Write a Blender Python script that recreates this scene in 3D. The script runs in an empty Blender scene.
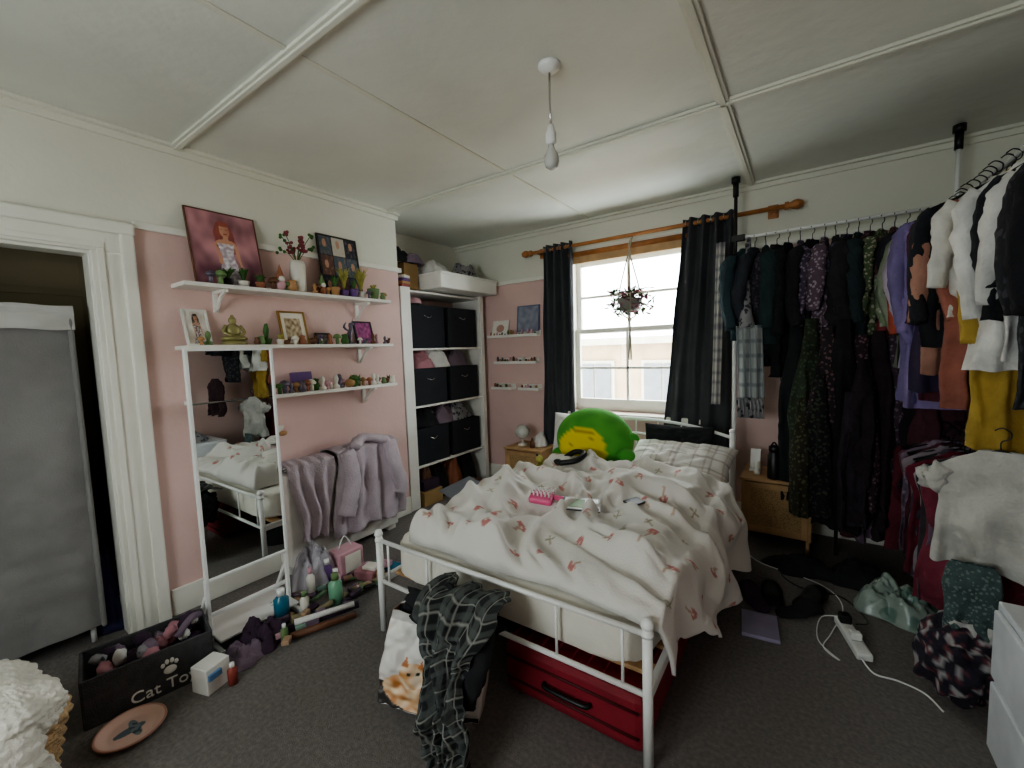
import bpy, bmesh, math, random
import numpy as np
from mathutils import Vector, Matrix, Euler, noise
rnd=random.Random(7)
def C(h):
    r=[int(h[i:i+2],16)/255 for i in (0,2,4)]
    return tuple((x/12.92 if x<=.04045 else ((x+.055)/1.055)**2.4) for x in r)
def NZ(x,y,z=0.0): return noise.noise(Vector((x,y,z)))
def sst(a,b,x):
    t=max(0,min(1,(x-a)/(b-a))); return t*t*(3-2*t)
# ---------------------------------------------------------------- materials
def mat(name,col,rough=.7,metal=0,var=.12,vs=6,bump=0,bs=60,emit=0,trans=0,col2=None,cs=20,alpha=1):
    m=bpy.data.materials.new(name); m.use_nodes=True; nt=m.node_tree; N=nt.nodes; L=nt.links
    b=N['Principled BSDF']; b.inputs['Roughness'].default_value=rough; b.inputs['Metallic'].default_value=metal
    if isinstance(col,str): col=C(col)
    tc=N.new('ShaderNodeTexCoord')
    n=N.new('ShaderNodeTexNoise'); n.inputs['Scale'].default_value=vs; n.inputs['Detail'].default_value=5
    L.new(tc.outputs['Object'],n.inputs['Vector'])
    r=N.new('ShaderNodeValToRGB'); e=r.color_ramp.elements
    e[0].position=.3; e[1].position=.7
    e[0].color=tuple(c*(1-var) for c in col)+(1,); e[1].color=tuple(min(1,c*(1+var)) for c in col)+(1,)
    L.new(n.outputs['Fac'],r.inputs['Fac']); out=r.outputs['Color']
    if col2:
        if isinstance(col2,str): col2=C(col2)
        v=N.new('ShaderNodeTexVoronoi'); v.inputs['Scale'].default_value=cs; L.new(tc.outputs['Object'],v.inputs['Vector'])
        rr=N.new('ShaderNodeValToRGB'); rr.color_ramp.elements[0].position=.32; rr.color_ramp.elements[1].position=.42
        rr.color_ramp.elements[0].color=(1,1,1,1); rr.color_ramp.elements[1].color=(0,0,0,1)
        n3=N.new('ShaderNodeTexNoise'); n3.inputs['Scale'].default_value=cs*1.6; L.new(tc.outputs['Object'],n3.inputs['Vector'])
        ad=N.new('ShaderNodeMath'); ad.operation='MULTIPLY_ADD'; ad.inputs[1].default_value=.7; L.new(n3.outputs['Fac'],ad.inputs[0]); L.new(v.outputs['Distance'],ad.inputs[2])
        sb=N.new('ShaderNodeMath'); sb.operation='SUBTRACT'; sb.inputs[1].default_value=.33; L.new(ad.outputs[0],sb.inputs[0])
        L.new(sb.outputs[0],rr.inputs['Fac'])
        mx=N.new('ShaderNodeMixRGB'); mx.inputs['Color2'].default_value=col2+(1,)
        L.new(rr.outputs['Color'],mx.inputs['Fac']); L.new(out,mx.inputs['Color1']); out=mx.outputs['Color']
    L.new(out,b.inputs['Base Color'])
    if bump:
        n2=N.new('ShaderNodeTexNoise'); n2.inputs['Scale'].default_value=bs; n2.inputs['Detail'].default_value=4
        L.new(tc.outputs['Object'],n2.inputs['Vector'])
        bp=N.new('ShaderNodeBump'); bp.inputs['Strength'].default_value=bump; bp.inputs['Distance'].default_value=.01
        L.new(n2.outputs['Fac'],bp.inputs['Height']); L.new(bp.outputs['Normal'],b.inputs['Normal'])
    if trans: b.inputs['Transmission Weight'].default_value=trans
    if alpha<1: b.inputs['Alpha'].default_value=alpha
    return m
def vmat(name,rough=.8,bump=0,bs=80):
    m=bpy.data.materials.new(name); m.use_nodes=True; nt=m.node_tree; N=nt.nodes; L=nt.links
    b=N['Principled BSDF']; b.inputs['Roughness'].default_value=rough
    a=N.new('ShaderNodeVertexColor'); a.layer_name='Col'; L.new(a.outputs['Color'],b.inputs['Base Color'])
    if bump:
        tc=N.new('ShaderNodeTexCoord'); n2=N.new('ShaderNodeTexNoise'); n2.inputs['Scale'].default_value=bs
        L.new(tc.outputs['Object'],n2.inputs['Vector']); bp=N.new('ShaderNodeBump'); bp.inputs['Strength'].default_value=bump
        bp.inputs['Distance'].default_value=.01
        L.new(n2.outputs['Fac'],bp.inputs['Height']); L.new(bp.outputs['Normal'],b.inputs['Normal'])
    return m
VP=vmat('printed_surface',.5); VF=vmat('printed_fabric',.9,.25,120)
PINK=mat('pink_paint','e0c0b9',.65,var=.06,vs=2,bump=.15,bs=40)
CREAM=mat('cream_paint','e2e1d4',.7,var=.03,vs=2,bump=.2,bs=30)
CEIL=mat('ceiling_paint','e2e3da',.6,var=.08,vs=1.2,bump=.6,bs=7)
GLOSS=mat('white_gloss_trim','eceae0',.35,var=.03)
WHITE=mat('white_metal','efefec',.3,var=.02)
SHELFW=mat('white_shelf','eeebe4',.45,var=.02)
BLACK=mat('black_plastic','141414',.4,var=.1)
CARPET=mat('carpet_grey','827c78',.97,var=.2,vs=60,bump=.9,bs=260)
OLIVE=mat('closet_plaster','8b8065',.8,var=.1,vs=2)
WOOD=mat('orange_wood','b07544',.4,var=.2,vs=12)
PALEW=mat('pale_wood','b9946a',.5,var=.15,vs=10)
CHROME=mat('chrome','c8c8c8',.2,1,var=.02)
TERRA=mat('terracotta','a0664a',.7)
GREEN=mat('leaf_green','3f6a2b',.6,var=.35,vs=20)
BROWN=mat('brown_item','6b4631',.6)
# ---------------------------------------------------------------- mesh builder
class MB:
    def __init__(s,name): s.n=name; s.v=[];s.f=[];s.m=[];s.s=[];s.c=[];s.mats=[]
    def add(s,V,F,m,smooth=True,cols=None):
        if m not in s.mats: s.mats.append(m)
        k=len(s.v); i=s.mats.index(m)
        s.v+= [tuple(p) for p in V]; s.c+= list(cols) if cols else [(1,1,1)]*len(V)
        s.f+= [tuple(a+k for a in f) for f in F]; s.m+=[i]*len(F); s.s+=[smooth]*len(F); return s
    def box(s,c,d,m,rot=(0,0,0),bev=.004,M=None):
        bm=bmesh.new(); bmesh.ops.create_cube(bm,size=1)
        for v in bm.verts: v.co=Vector((v.co.x*d[0],v.co.y*d[1],v.co.z*d[2]))
        b=min(bev,min(d)*.45)
        if b>0: bmesh.ops.bevel(bm,geom=bm.edges[:],offset=b,segments=2,affect='EDGES',profile=.5)
        R=Euler(rot).to_matrix()
        V=[R@v.co+Vector(c) for v in bm.verts]; 
        bm.verts.index_update(); F=[[v.index for v in f.verts] for f in bm.faces]; bm.free()
        if M: V=[M@v for v in V]
        return s.add(V,F,m,False)
    def span(s,a,b,m,bev=.003):
        return s.box([(a[i]+b[i])/2 for i in range(3)],[abs(b[i]-a[i]) for i in range(3)],m,bev=bev)
    def tube(s,P,r,m,seg=10,smooth=0,flat=1,wr=0):
        P=[Vector(p) for p in P]
        if smooth and len(P)>2:
            Q=[]; n=len(P)
            for i in range(n-1):
                p0=P[max(i-1,0)];p1=P[i];p2=P[i+1];p3=P[min(i+2,n-1)]
                for j in range(smooth):
                    t=j/smooth
                    Q.append(.5*((2*p1)+(p2-p0)*t+(2*p0-5*p1+4*p2-p3)*t*t+(3*p1-p0-3*p2+p3)*t**3))
            Q.append(P[-1])
            if isinstance(r,(list,tuple)):
                r=[r[min(int(k/smooth),n-2)]*(1-(k/smooth-min(int(k/smooth),n-2)))+r[min(int(k/smooth),n-2)+1]*(k/smooth-min(int(k/smooth),n-2)) for k in range(len(Q))]
            P=Q
        n=len(P); rr=r if isinstance(r,(list,tuple)) else [r]*n
        V=[];F=[]; ref=None
        for i,p in enumerate(P):
            t=(P[min(i+1,n-1)]-P[max(i-1,0)]).normalized()
            if ref is None: ref=Vector((0,0,1)) if abs(t.z)<.9 else Vector((1,0,0))
            a=t.cross(ref); 
            if a.length<1e-4: a=t.cross(Vector((0,1,.1)))
            a.normalize(); b=a.cross(t).normalized(); ref=b
            for k in range(seg):
                th=2*math.pi*k/seg; q=1+(wr*NZ(p.x*30+k,p.y*30,p.z*22) if wr else 0)
                V.append(p+(a*math.cos(th)+b*math.sin(th)*flat)*rr[i]*q)
        for i in range(n-1):
            for k in range(seg):
                F.append((i*seg+k,i*seg+(k+1)%seg,(i+1)*seg+(k+1)%seg,(i+1)*seg+k))
        F.append(tuple(range(seg))[::-1]); F.append(tuple((n-1)*seg+k for k in range(seg)))
        return s.add(V,F,m)
    def cyl(s,a,b,r,m,seg=20,r2=None): return s.tube([a,b],[r,r if r2 is None else r2],m,seg)
    def rev(s,prof,c,m,seg=24,rot=(0,0,0),cols=None):
        R=Euler(rot).to_matrix(); V=[];F=[]
        for r,z in prof:
            for k in range(seg):
                th=2*math.pi*k/seg; V.append(R@Vector((r*math.cos(th),r*math.sin(th),z))+Vector(c))
        for i in range(len(prof)-1):
            for k in range(seg): F.append((i*seg+k,i*seg+(k+1)%seg,(i+1)*seg+(k+1)%seg,(i+1)*seg+k))
        F.append(tuple(range(seg))[::-1]); F.append(tuple((len(prof)-1)*seg+k for k in range(seg)))
        return s.add(V,F,m)
    def sph(s,c,r,m,rot=(0,0,0),seg=20,rings=12,wr=0,ws=8,colf=None,sq=1):
        if not isinstance(r,(list,tuple)): r=(r,r,r)
        R=Euler(rot).to_matrix(); V=[];F=[];K=[]
        for i in range(rings+1):
            ph=math.pi*i/rings
            for k in range(seg):
                th=2*math.pi*k/seg
                d=Vector((math.sin(ph)*math.cos(th),math.sin(ph)*math.sin(th),math.cos(ph)))
                e=Vector([math.copysign(abs(q)**sq,q) for q in d])
                q=1+(wr*NZ(e.x*ws/3+c[0]*9,e.y*ws/3+c[1]*9,e.z*ws/3) if wr else 0)
                V.append(R@Vector((e.x*r[0]*q,e.y*r[1]*q,e.z*r[2]*q))+Vector(c))
                if colf: K.append(colf(d))
        for i in range(rings):
            for k in range(seg): F.append((i*seg+k,(i+1)*seg+k,(i+1)*seg+(k+1)%seg,i*seg+(k+1)%seg))
        return s.add(V,F,m,True,K or None)
    def grid(s,nu,nv,fn,m,colf=None,smooth=True,wrap=False):
        V=[];F=[];K=[]
        for j in range(nv+1):
            for i in range(nu if wrap else nu+1):
                u=i/nu;v=j/nv; V.append(fn(u,v)); 
                if colf: K.append(colf(u,v))
        w=nu if wrap else nu+1
        for j in range(nv):
            for i in range(nu):
                a=i;b=(i+1)%w if wrap else i+1
                F.append((j*w+a,j*w+b,(j+1)*w+b,(j+1)*w+a))
        return s.add(V,F,m,smooth,K or None)
    def done(s,parent=None,solid=0,sub=0,loc=None,rotz=0):
        V=np.array([tuple(v) for v in s.v],dtype=float)
        if loc is not None:
            c_,s_=math.cos(rotz),math.sin(rotz); R=np.array([[c_,-s_,0],[s_,c_,0],[0,0,1]]); V=V@R.T+np.array(loc)
        o=(V.max(0)+V.min(0))/2; o[2]=V[:,2].min()
        V=V-o
        me=bpy.data.meshes.new(s.n); me.from_pydata(V.tolist(),[],s.f)
        for m in s.mats: me.materials.append(m)
        me.polygons.foreach_set('material_index',s.m); me.polygons.foreach_set('use_smooth',s.s)
        at=me.color_attributes.new('Col','FLOAT_COLOR','POINT')
        K=np.ones((len(s.c),4)); K[:,:3]=np.array(s.c); at.data.foreach_set('color',K.ravel())
        me.update(); ob=bpy.data.objects.new(s.n,me); bpy.context.collection.objects.link(ob); ob.location=o
        if solid:
            md=ob.modifiers.new('sol','SOLIDIFY'); md.thickness=solid; md.offset=0
        if sub:
            md=ob.modifiers.new('sub','SUBSURF'); md.levels=sub; md.render_levels=sub
        if parent: ob.parent=parent
        return ob
# ---------------------------------------------------------------- room shell
CZ=2.75; WX=-3.05; WD=3.95; RX=1.15; BY=-1.7; AX=-3.5
MB('floor').span((-3.9,BY-.1,-.1),(RX+.1,WD+.1,0),CARPET,0).done()
MB('ceiling').span((-3.9,BY-.1,CZ),(RX+.1,WD+.1,CZ+.1),CEIL,0).done()
def wallx(name,x0,x1,y0,y1,zs=2.25,z0=0,z1=CZ,low=PINK):
    b=MB(name)
    if z0<zs: b.span((x0,y0,z0),(x1,y1,min(zs,z1)),low,0)
    if z1>zs: b.span((x0,y0,max(zs,z0)),(x1,y1,z1),CREAM,0)
    return b.done()
wallx('wall_chimney_breast',-3.5,WX,.785,2.64)
b=MB('wall_left')
b.span((-3.15,.62,0),(WX,.785,CZ),CREAM,0)
b.span((-3.15,-.35,2.09),(WX,.62,CZ),CREAM,0)
b.span((-3.15,BY,0),(WX,-.35,CZ),CREAM,0)
b.done()
wallx('wall_alcove_left',-3.6,AX,2.6,WD+.1)
b=MB('wall_closet'); b.span((-3.9,-.6,0),(-3.8,.85,CZ),OLIVE,0); b.span((-3.8,.70,0),(-3.15,.78,CZ),OLIVE,0); b.span((-3.8,-.6,0),(-3.15,-.5,CZ),OLIVE,0); b.done()
MB('trim_closet_rail').span((-3.8,-.5,1.93),(-3.78,.7,1.97),OLIVE).done()
# window wall
W0,W1,WZ0,WZ1=-2.02,-.82,.86,2.42
b=MB('wall_window')
def seg(x0,x1,z0,z1):
    if z0<2.25: b.span((x0,WD,z0),(x1,WD+.25,min(2.25,z1)),PINK,0)
    if z1>2.25: b.span((x0,WD,max(z0,2.25)),(x1,WD+.25,z1),CREAM,0)
seg(-3.6,W0,0,CZ); seg(W1,RX+.1,0,CZ); seg(W0,W1,0,WZ0); seg(W0,W1,WZ1,CZ); b.done()
wallx('wall_right',RX,RX+.1,BY,WD)
RW0,RW1,RZ0,RZ1=-1.75,-.55,1.0,2.05
b=MB('wall_back'); b.span((-3.9,BY-.1,0),(RW0,BY,CZ),CREAM,0); b.span((RW1,BY-.1,0),(RX+.1,BY,CZ),CREAM,0)
b.span((RW0,BY-.1,0),(RW1,BY,RZ0),CREAM,0); b.span((RW0,BY-.1,RZ1),(RW1,BY,CZ),CREAM,0); b.done()
b=MB('trim_picture_rail')
b.span((WX,.79,2.235),(WX+.025,2.64,2.275),GLOSS); b.span((-3.5,2.64,2.235),(WX+.025,2.665,2.275),GLOSS)
b.span((AX,WD-.025,2.235),(W0-.1,WD,2.275),GLOSS); b.span((W1+.1,WD-.025,2.235),(RX,WD,2.275),GLOSS)
b.span((RX-.025,0,2.235),(RX,WD-.025,2.275),GLOSS); b.done()
b=MB('trim_cornice')
b.span((WX,BY,CZ-.055),(WX+.02,2.66,CZ),CREAM); b.span((WX,BY,CZ-.02),(WX+.05,2.66,CZ),CREAM)
b.span((AX,WD-.02,CZ-.055),(RX,WD,CZ),CREAM); b.span((AX,WD-.05,CZ-.02),(RX,WD,CZ),CREAM); b.span((RX-.03,BY,CZ-.05),(RX,WD-.05,CZ),CREAM); b.done()
b=MB('baseboard_left'); b.span((WX,.80,0),(WX+.02,2.64,.16),GLOSS,.006); b.done()
b=MB('baseboard_window'); b.span((AX,WD-.02,0),(RX,WD,.16),GLOSS,.006); b.done()
b=MB('baseboard_right'); b.span((RX-.02,BY,0),(RX,WD-.02,.16),GLOSS,.006); b.done()
b=MB('door_1')
b.span((WX,.605,0),(WX+.025,.78,2.09),GLOSS,.008); b.span((WX+.025,.63,0),(WX+.035,.66,2.10),GLOSS,.005); b.span((WX+.024,.725,0),(WX+.045,.785,2.19),GLOSS,.012)
b.span((WX,-.5,2.085),(WX+.025,.785,2.24),GLOSS,.008); b.span((WX+.024,-.5,2.185),(WX+.05,.79,2.25),GLOSS,.012); b.span((WX+.025,-.4,2.10),(WX+.035,.66,2.13),GLOSS,.005)
b.span((-3.16,.60,0),(WX+.002,.618,2.085),GLOSS,.002); b.span((-3.16,-.35,2.07),(WX+.002,.60,2.088),GLOSS,.002)
b.span((WX,-.48,0),(WX+.03,-.35,2.14),GLOSS,.01); b.done()
b=MB('trim_ceiling_battens')
for y in (-.5,1.02,2.54):
    b.span((WX,y-.027,CZ-.016),(RX,y+.027,CZ),CREAM,.003); b.span((WX,y-.013,CZ-.026),(RX,y+.013,CZ-.014),CREAM,.004)
b.span((-.40,BY,CZ-.016),(-.34,WD,CZ),CREAM,.003); b.span((-.385,BY,CZ-.026),(-.355,WD,CZ-.014),CREAM,.004)
b.span((-1.765,BY,CZ-.008),(-1.735,WD,CZ),CREAM,.003); b.done()
def glassm():
    m=bpy.data.materials.new('window_glass'); m.use_nodes=True; nt=m.node_tree; nt.nodes.clear()
    o=nt.nodes.new('ShaderNodeOutputMaterial'); t=nt.nodes.new('ShaderNodeBsdfTransparent'); g=nt.nodes.new('ShaderNodeBsdfGlossy'); x=nt.nodes.new('ShaderNodeMixShader')
    g.inputs['Roughness'].default_value=.02; x.inputs[0].default_value=.05
    nt.links.new(t.outputs[0],x.inputs[1]); nt.links.new(g.outputs[0],x.inputs[2]); nt.links.new(x.outputs[0],o.inputs[0]); return m
GL=glassm()
b=MB('window_1')
b.span((W0-.07,WD-.02,WZ0-.02),(W0+.02,WD,WZ1+.07),GLOSS); b.span((W1-.02,WD-.02,WZ0-.02),(W1+.07,WD,WZ1+.07),GLOSS); b.span((W0-.07,WD-.02,WZ1-.02),(W1+.07,WD,WZ1+.07),GLOSS)
b.span((W0-.1,WD-.1,WZ0-.05),(W1+.1,WD+.1,WZ0),GLOSS,.008)
b.span((W0,WD+.02,WZ0),(W0+.05,WD+.2,WZ1),GLOSS); b.span((W1-.05,WD+.02,WZ0),(W1,WD+.2,WZ1),GLOSS); b.span((W0,WD+.02,WZ1-.05),(W1,WD+.2,WZ1),GLOSS); b.span((W0,WD+.1,WZ0),(W1,WD+.25,WZ0+.03),GLOSS)
MZ=1.66; MX=(W0+W1)/2
def sash(z0,z1,y,bot):
    b.span((W0+.05,y,z0),(W0+.1,y+.04,z1),GLOSS); b.span((W1-.1,y,z0),(W1-.05,y+.04,z1),GLOSS)
    b.span((W0+.1,y,z0),(W1-.1,y+.04,z0+bot),GLOSS); b.span((W0+.1,y,z1-.045),(W1-.1,y+.04,z1),GLOSS)
    b.span((MX-.014,y+.005,z0),(MX+.014,y+.035,z1),GLOSS)
    b.span((W0+.08,y+.018,z0+.02),(W1-.08,y+.021,z1-.02),GL,0)
sash(WZ0+.03,MZ+.03,WD+.08,.09); sash(MZ-.02,WZ1-.05,WD+.13,.045)
b.span((W0+.1,WD+.135,2.0),(W1-.1,WD+.165,2.025),GLOSS)
b.span((W0+.1,WD+.085,1.28),(W1-.1,WD+.115,1.305),GLOSS)
b.done()
b=MB('window_2')
for a,c in (((RW0,BY-.08,RZ0),(RW0+.05,BY,RZ1)),((RW1-.05,BY-.08,RZ0),(RW1,BY,RZ1)),((RW0,BY-.08,RZ0),(RW1,BY,RZ0+.05)),((RW0,BY-.08,RZ1-.05),(RW1,BY,RZ1)),((-1.17,BY-.08,RZ0),(-1.13,BY,RZ1))): b.span(a,c,GLOSS)
b.done()
BR=mat('pale_render_wall','a08c70',.9,var=.15,vs=3); SL=mat('pale_window_blinds','66686a',.8); TRM=mat('stone_trim','b0aa9c',.8)
b=MB('neighbour_building')
b.span((-9,9,-3),(3,9.4,1.55),BR,0); b.span((-9.2,8.8,1.55),(3.2,9.4,1.7),TRM,0)
for x in (-5.4,-3.9,-2.4,-.9):
    b.span((x-.45,8.94,.0),(x+.45,9,1.2),TRM,0); b.span((x-.38,8.9,.07),(x-.02,8.95,1.13),SL,0); b.span((x+.02,8.9,.07),(x+.38,8.95,1.13),SL,0)
b.done()
# ---------------------------------------------------------------- curtains & pole
b=MB('curtain_rod')
b.cyl((-2.36,3.84,2.5),(-.14,3.84,2.5),.017,WOOD)
for x,sx in ((-2.36,-1),(-.14,1)):
    b.rev([(0.001,-.01),(.03,0),(.03,.02),(.02,.03),(.034,.055),(.036,.08),(.022,.11),(.001,.12)],(x,3.84,2.5),WOOD,16,(0,sx*math.pi/2,0))
for x in (-2.28,-.22):
    b.box((x,3.9,2.5),(.04,.1,.04),WOOD); b.box((x,3.94,2.5),(.07,.02,.1),WOOD)
b.done()
MB('window_blind_roller').cyl((W0+.02,3.9,2.42),(W1-.02,3.9,2.42),.028,WOOD).span((W0,3.885,2.33),(W1,3.90,2.40),PALEW).done()
CUR=mat('charcoal_curtain','414246',.9,var=.15,vs=5,bump=.2,bs=200)
def curtain(x0,x1,xb0,xb1,z0,n):
    b=MB('curtain')
    def f(u,v):
        z=2.545-v*(2.545-z0); k=v
        x=(x0+(x1-x0)*u)*(1-k)+(xb0+(xb1-xb0)*u)*k
        a=.04*(1-.45*sst(0,.5,v)); y=3.84+a*math.sin(u*n*2*math.pi+.8*NZ(u*3,v*2,5))+.03*NZ(u*4,v*2.5)*sst(0,.4,v)
        return (x+.015*NZ(u*6,v*3,3),y,z)
    b.grid(120,40,f,CUR)
    for i in range(n*2):
        b.rev([(.02,-.002),(.028,-.002),(.028,.002),(.02,.002)],(x0+(x1-x0)*(i+.5)/(2*n),3.84,2.5),CHROME,14,(0,math.pi/2,0))
    b.done(solid=.003)
curtain(-2.22,-1.89,-2.28,-1.90,.35,4)
curtain(-.86,-.48,-1.06,-.50,.45,4)
# ---------------------------------------------------------------- pendant
b=MB('pendant_lamp')
b.rev([(.001,0),(.05,0),(.05,-.012),(.03,-.03),(.012,-.035),(.001,-.035)],(-.95,1.74,CZ),WHITE)
b.tube([(-.95,1.74,2.72),(-.952,1.74,2.6),(-.95,1.74,2.47)],.0045,CHROME)
b.rev([(.001,.06),(.012,.055),(.018,.03),(.024,.02),(.024,-.02),(.02,-.03),(.001,-.03)],(-.95,1.74,2.44),WHITE)
BULB=mat('frosted_bulb','c8c8c2',.15,var=.01)
b.rev([(.013,0),(.015,-.02),(.03,-.05),(.034,-.075),(.028,-.098),(.012,-.11),(.001,-.112)],(-.95,1.74,2.415),BULB); b.done()
# ---------------------------------------------------------------- chimney shelves
def bracket(b,y,z):
    b.span((WX,y-.015,z-.13),(WX+.015,y+.015,z),SHELFW); b.span((WX,y-.015,z-.018),(WX+.17,y+.015,z),SHELFW)
    b.tube([(WX+.15,y,z-.015),(WX+.09,y,z-.04),(WX+.015,y,z-.12)],.011,SHELFW,8,4)
for nm,z,y0,y1 in (('wall_shelf',1.95,.94,2.38),('wall_shelf',1.59,.93,2.38),('wall_shelf',1.26,.95,2.40)):
    b=MB(nm); b.span((WX,y0,z-.024),(WX+.2,y1,z),SHELFW,.003)
    bracket(b,y0+.22,z-.024); bracket(b,y1-.2,z-.024); b.done()
def mix(a,b,t): return tuple(a[i]*(1-t)+b[i]*t for i in range(3))
def cl(t): return max(0,min(1,t))
def picture(name,ax,x,y0,y1,z0,z1,lean,fr,fn,fw=.012,n=40):
    b=MB(name); w=y1-y0;h=z1-z0
    def P(u,v,d):
        a=y0+w*u; zz=z0+h*v; off=lean*(1-v)+d
        return (x+off,a,zz) if ax=='L' else (a,x-off,zz)
    b.grid(n,n,lambda u,v:P(u,v,.012),VP,fn)
    def bar(u0,v0,u1,v1):
        p=[P(u,v,d) for u in(u0,u1) for v in (v0,v1) for d in (0,.018)]
        b.add(p,[(0,1,3,2),(4,6,7,5),(0,4,5,1),(2,3,7,6),(0,2,6,4),(1,5,7,3)],fr,False)
    e=fw/w;g=fw/h
    bar(0,0,e,1);bar(1-e,0,1,1);bar(e,0,1-e,g);bar(e,1-g,1-e,1)
    p=[P(0,0,0),P(1,0,0),P(1,1,0),P(0,1,0)]; b.add(p,[(0,1,2,3)],fr,False); return b.done()
def person_print(bg1,bg2,hair,dress,skin=C('cf9c80'),cx=.5):
    def f(u,v):
        u2=u+.03*NZ(u*8,v*8,7); u2=u2-cx+.5
        c=mix(bg1,bg2,cl(.25+v*.6+.7*NZ(u*3,v*3,1)+.3*NZ(u*9,v*7,2)))
        if ((u2-.5-.12*(.7-v))/.15)**2+((v-.64)/.24)**2<1: c=mix(hair,bg1,cl(.25+.7*NZ(u*25,v*6)))
        if ((u2-.51)/.065)**2+((v-.76)/.09)**2<1:
            c=mix(skin,hair,cl(.3*(u2-.47)/.06))
            if abs(v-.775)<.008 and .018<abs(u2-.51)<.04: c=mix(c,C('3a2520'),.7)
            if abs(v-.715)<.008 and abs(u2-.51)<.018: c=C('9a4a44')
        if ((u2-.51)/.07)**2+((v-.845)/.035)**2<1: c=hair
        if abs(u2-.51)<.025 and .6<v<.69: c=skin
        if ((u2-.51)/.14)**2+((v-.585)/.05)**2<1: c=skin
        if abs(u2-.51)<.085+.4*max(0,.36-v)+.15*max(0,v-.42) and v<.58: c=mix(dress,(1,1,1),cl(.25+.9*NZ(u*18,v*26)))
        if abs(u2-.51-.14-(.5-v)*.25)<.022 and .28<v<.58 : c=skin
        if abs(u2-.51+.13-(.45-v)*.2)<.022 and .3<v<.58 : c=skin
        return c
    return f
GOLD=mat('gold_frame','b08a4a',.4,.5); WF=mat('white_frame','e8e6e0',.4); DK=mat('dark_frame','2a2726',.4)
picture('art_print','L',WX,1.03,1.42,1.95,2.42,.10,BROWN,person_print(C('6a3a4a'),C('cf979c'),C('a4584a'),C('b8a6b4')),.006,120)
def collage(u,v):
    i,j=int(u*3),int(v*3); r=random.Random(i*7+j*13); base=C(r.choice(['3c4656','a8b0b8','6a4a40','222a3a','cfc7bb','54616c']))
    a,c=u*3-i,v*3-j
    if a<.06 or c<.06: return (.02,.02,.03)
    return mix(base,C('c89a80'),1 if ((a-.5)/.7)**2+(c-.6)**2<.04 else cl(.5*NZ(u*20,v*20)))
picture('photo_collage','L',WX,1.86,2.20,1.95,2.43,.07,DK,collage,n=80)
picture('framed_photo','L',WX,.97,1.10,1.59,1.81,.07,WF,person_print(C('c3b4a4'),C('eeeae2'),C('3b2a22'),C('7e5c50')),n=60)
picture('framed_photo','L',WX,1.53,1.72,1.59,1.83,.06,GOLD,lambda u,v: C('ece6d8') if max(abs(u-.5)*1.0,abs(v-.5))>.3 else mix(C('8a7252'),C('d8c8a8'),cl(.5+NZ(u*9,v*9))),n=60)
picture('framed_photo','L',WX,1.80,1.92,1.59,1.68,.03,DK,lambda u,v: mix(C('9a8f86'),C('3a4046'),cl(.5+NZ(u*4,v*4))))
picture('canvas_print','L',WX,2.13,2.30,1.59,1.78,.05,DK,lambda u,v: mix(C('7a2f6a'),C('c05a9a'),cl(.5+.9*NZ(u*7,v*7))))
def pot_plant(name,x,y,z,r,h,potm,n,L,lm,seed,up=.6,lw=.006):
    b=MB(name); b.rev([(r*.7,0),(r*.95,h*.8),(r,h),(r*.85,h),(r*.8,h*.85),(.001,h*.85)],(x,y,z),potm,18); R=random.Random(seed)
    for i in range(n):
        a=R.uniform(0,6.28); q=R.uniform(.3,1)*L*(1-up); H=L*R.uniform(.6,1)*up
        p0=Vector((x,y,z+h*.85)); p2=p0+Vector((math.cos(a)*q,math.sin(a)*q,H)); p1=(p0+p2)/2+Vector((0,0,L*.15))
        b.tube([p0,p1,p2],[lw,lw*1.3,lw*.3],lm,5,3,.5)
    return b.done()
CER=mat('white_ceramic','e6e1d6',.3); DRY=mat('dried_grass','b0aa5c',.8,var=.3,vs=30); FLW=mat('dried_pink_flowers','8a4048',.8)
pot_plant('potted_succulent',-2.92,1.19,1.95,.035,.045,DK,30,.12,GREEN,1); pot_plant('potted_succulent',-2.92,1.28,1.95,.035,.04,CER,30,.13,GREEN,2,.7)
pot_plant('potted_succulent',-2.9,1.37,1.95,.028,.04,TERRA,20,.09,GREEN,3)
b=MB('flower_vase'); b.rev([(.045,0),(.052,.02),(.052,.19),(.044,.22),(.036,.22),(.036,.2),(.001,.2)],(-2.93,1.64,1.95),CER)
R=random.Random(5)
for i in range(16):
    a=R.uniform(0,6.28);d=R.uniform(.03,.12);e=Vector((-2.93+math.cos(a)*d*.7,1.64+math.sin(a)*d,2.17+R.uniform(.06,.19)))
    b.tube([(-2.93,1.64,2.15),(Vector((-2.93,1.64,2.15))+e)/2+Vector((0,0,.02)),e],.0025,GREEN,5,3)
    for k in range(4): b.sph(e+Vector((R.uniform(-.015,.015),R.uniform(-.02,.02),R.uniform(-.03,.015))),.011,FLW if i%4 else GREEN,seg=8,rings=6)
b.done()
def gnome(name,x,y,z,hat,body,s=1):
    b=MB(name); b.sph((x,y,z+.028*s),(.024*s,.024*s,.03*s),body); b.sph((x+.01*s,y,z+.055*s),.016*s,CER,seg=12,rings=8)
    b.rev([(.022*s,.055*s),(.018*s,.07*s),(.008*s,.1*s),(.001,.125*s)],(x,y,z),hat,14); b.done()
RED=mat('ornament_red','9a4a40',.5); PUR=mat('ornament_purple','6a4a86',.5); ORG=mat('ornament_orange','b58a5c',.5); GRN=mat('ornament_green','6f8a58',.5); PNK=mat('ornament_pink','d3a4ae',.5)
gnome('gnome_figurine',-2.9,1.50,1.95,TERRA,PNK,1.4); gnome('gnome_figurine',-2.9,1.80,1.95,GRN,TERRA,1.2)
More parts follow.
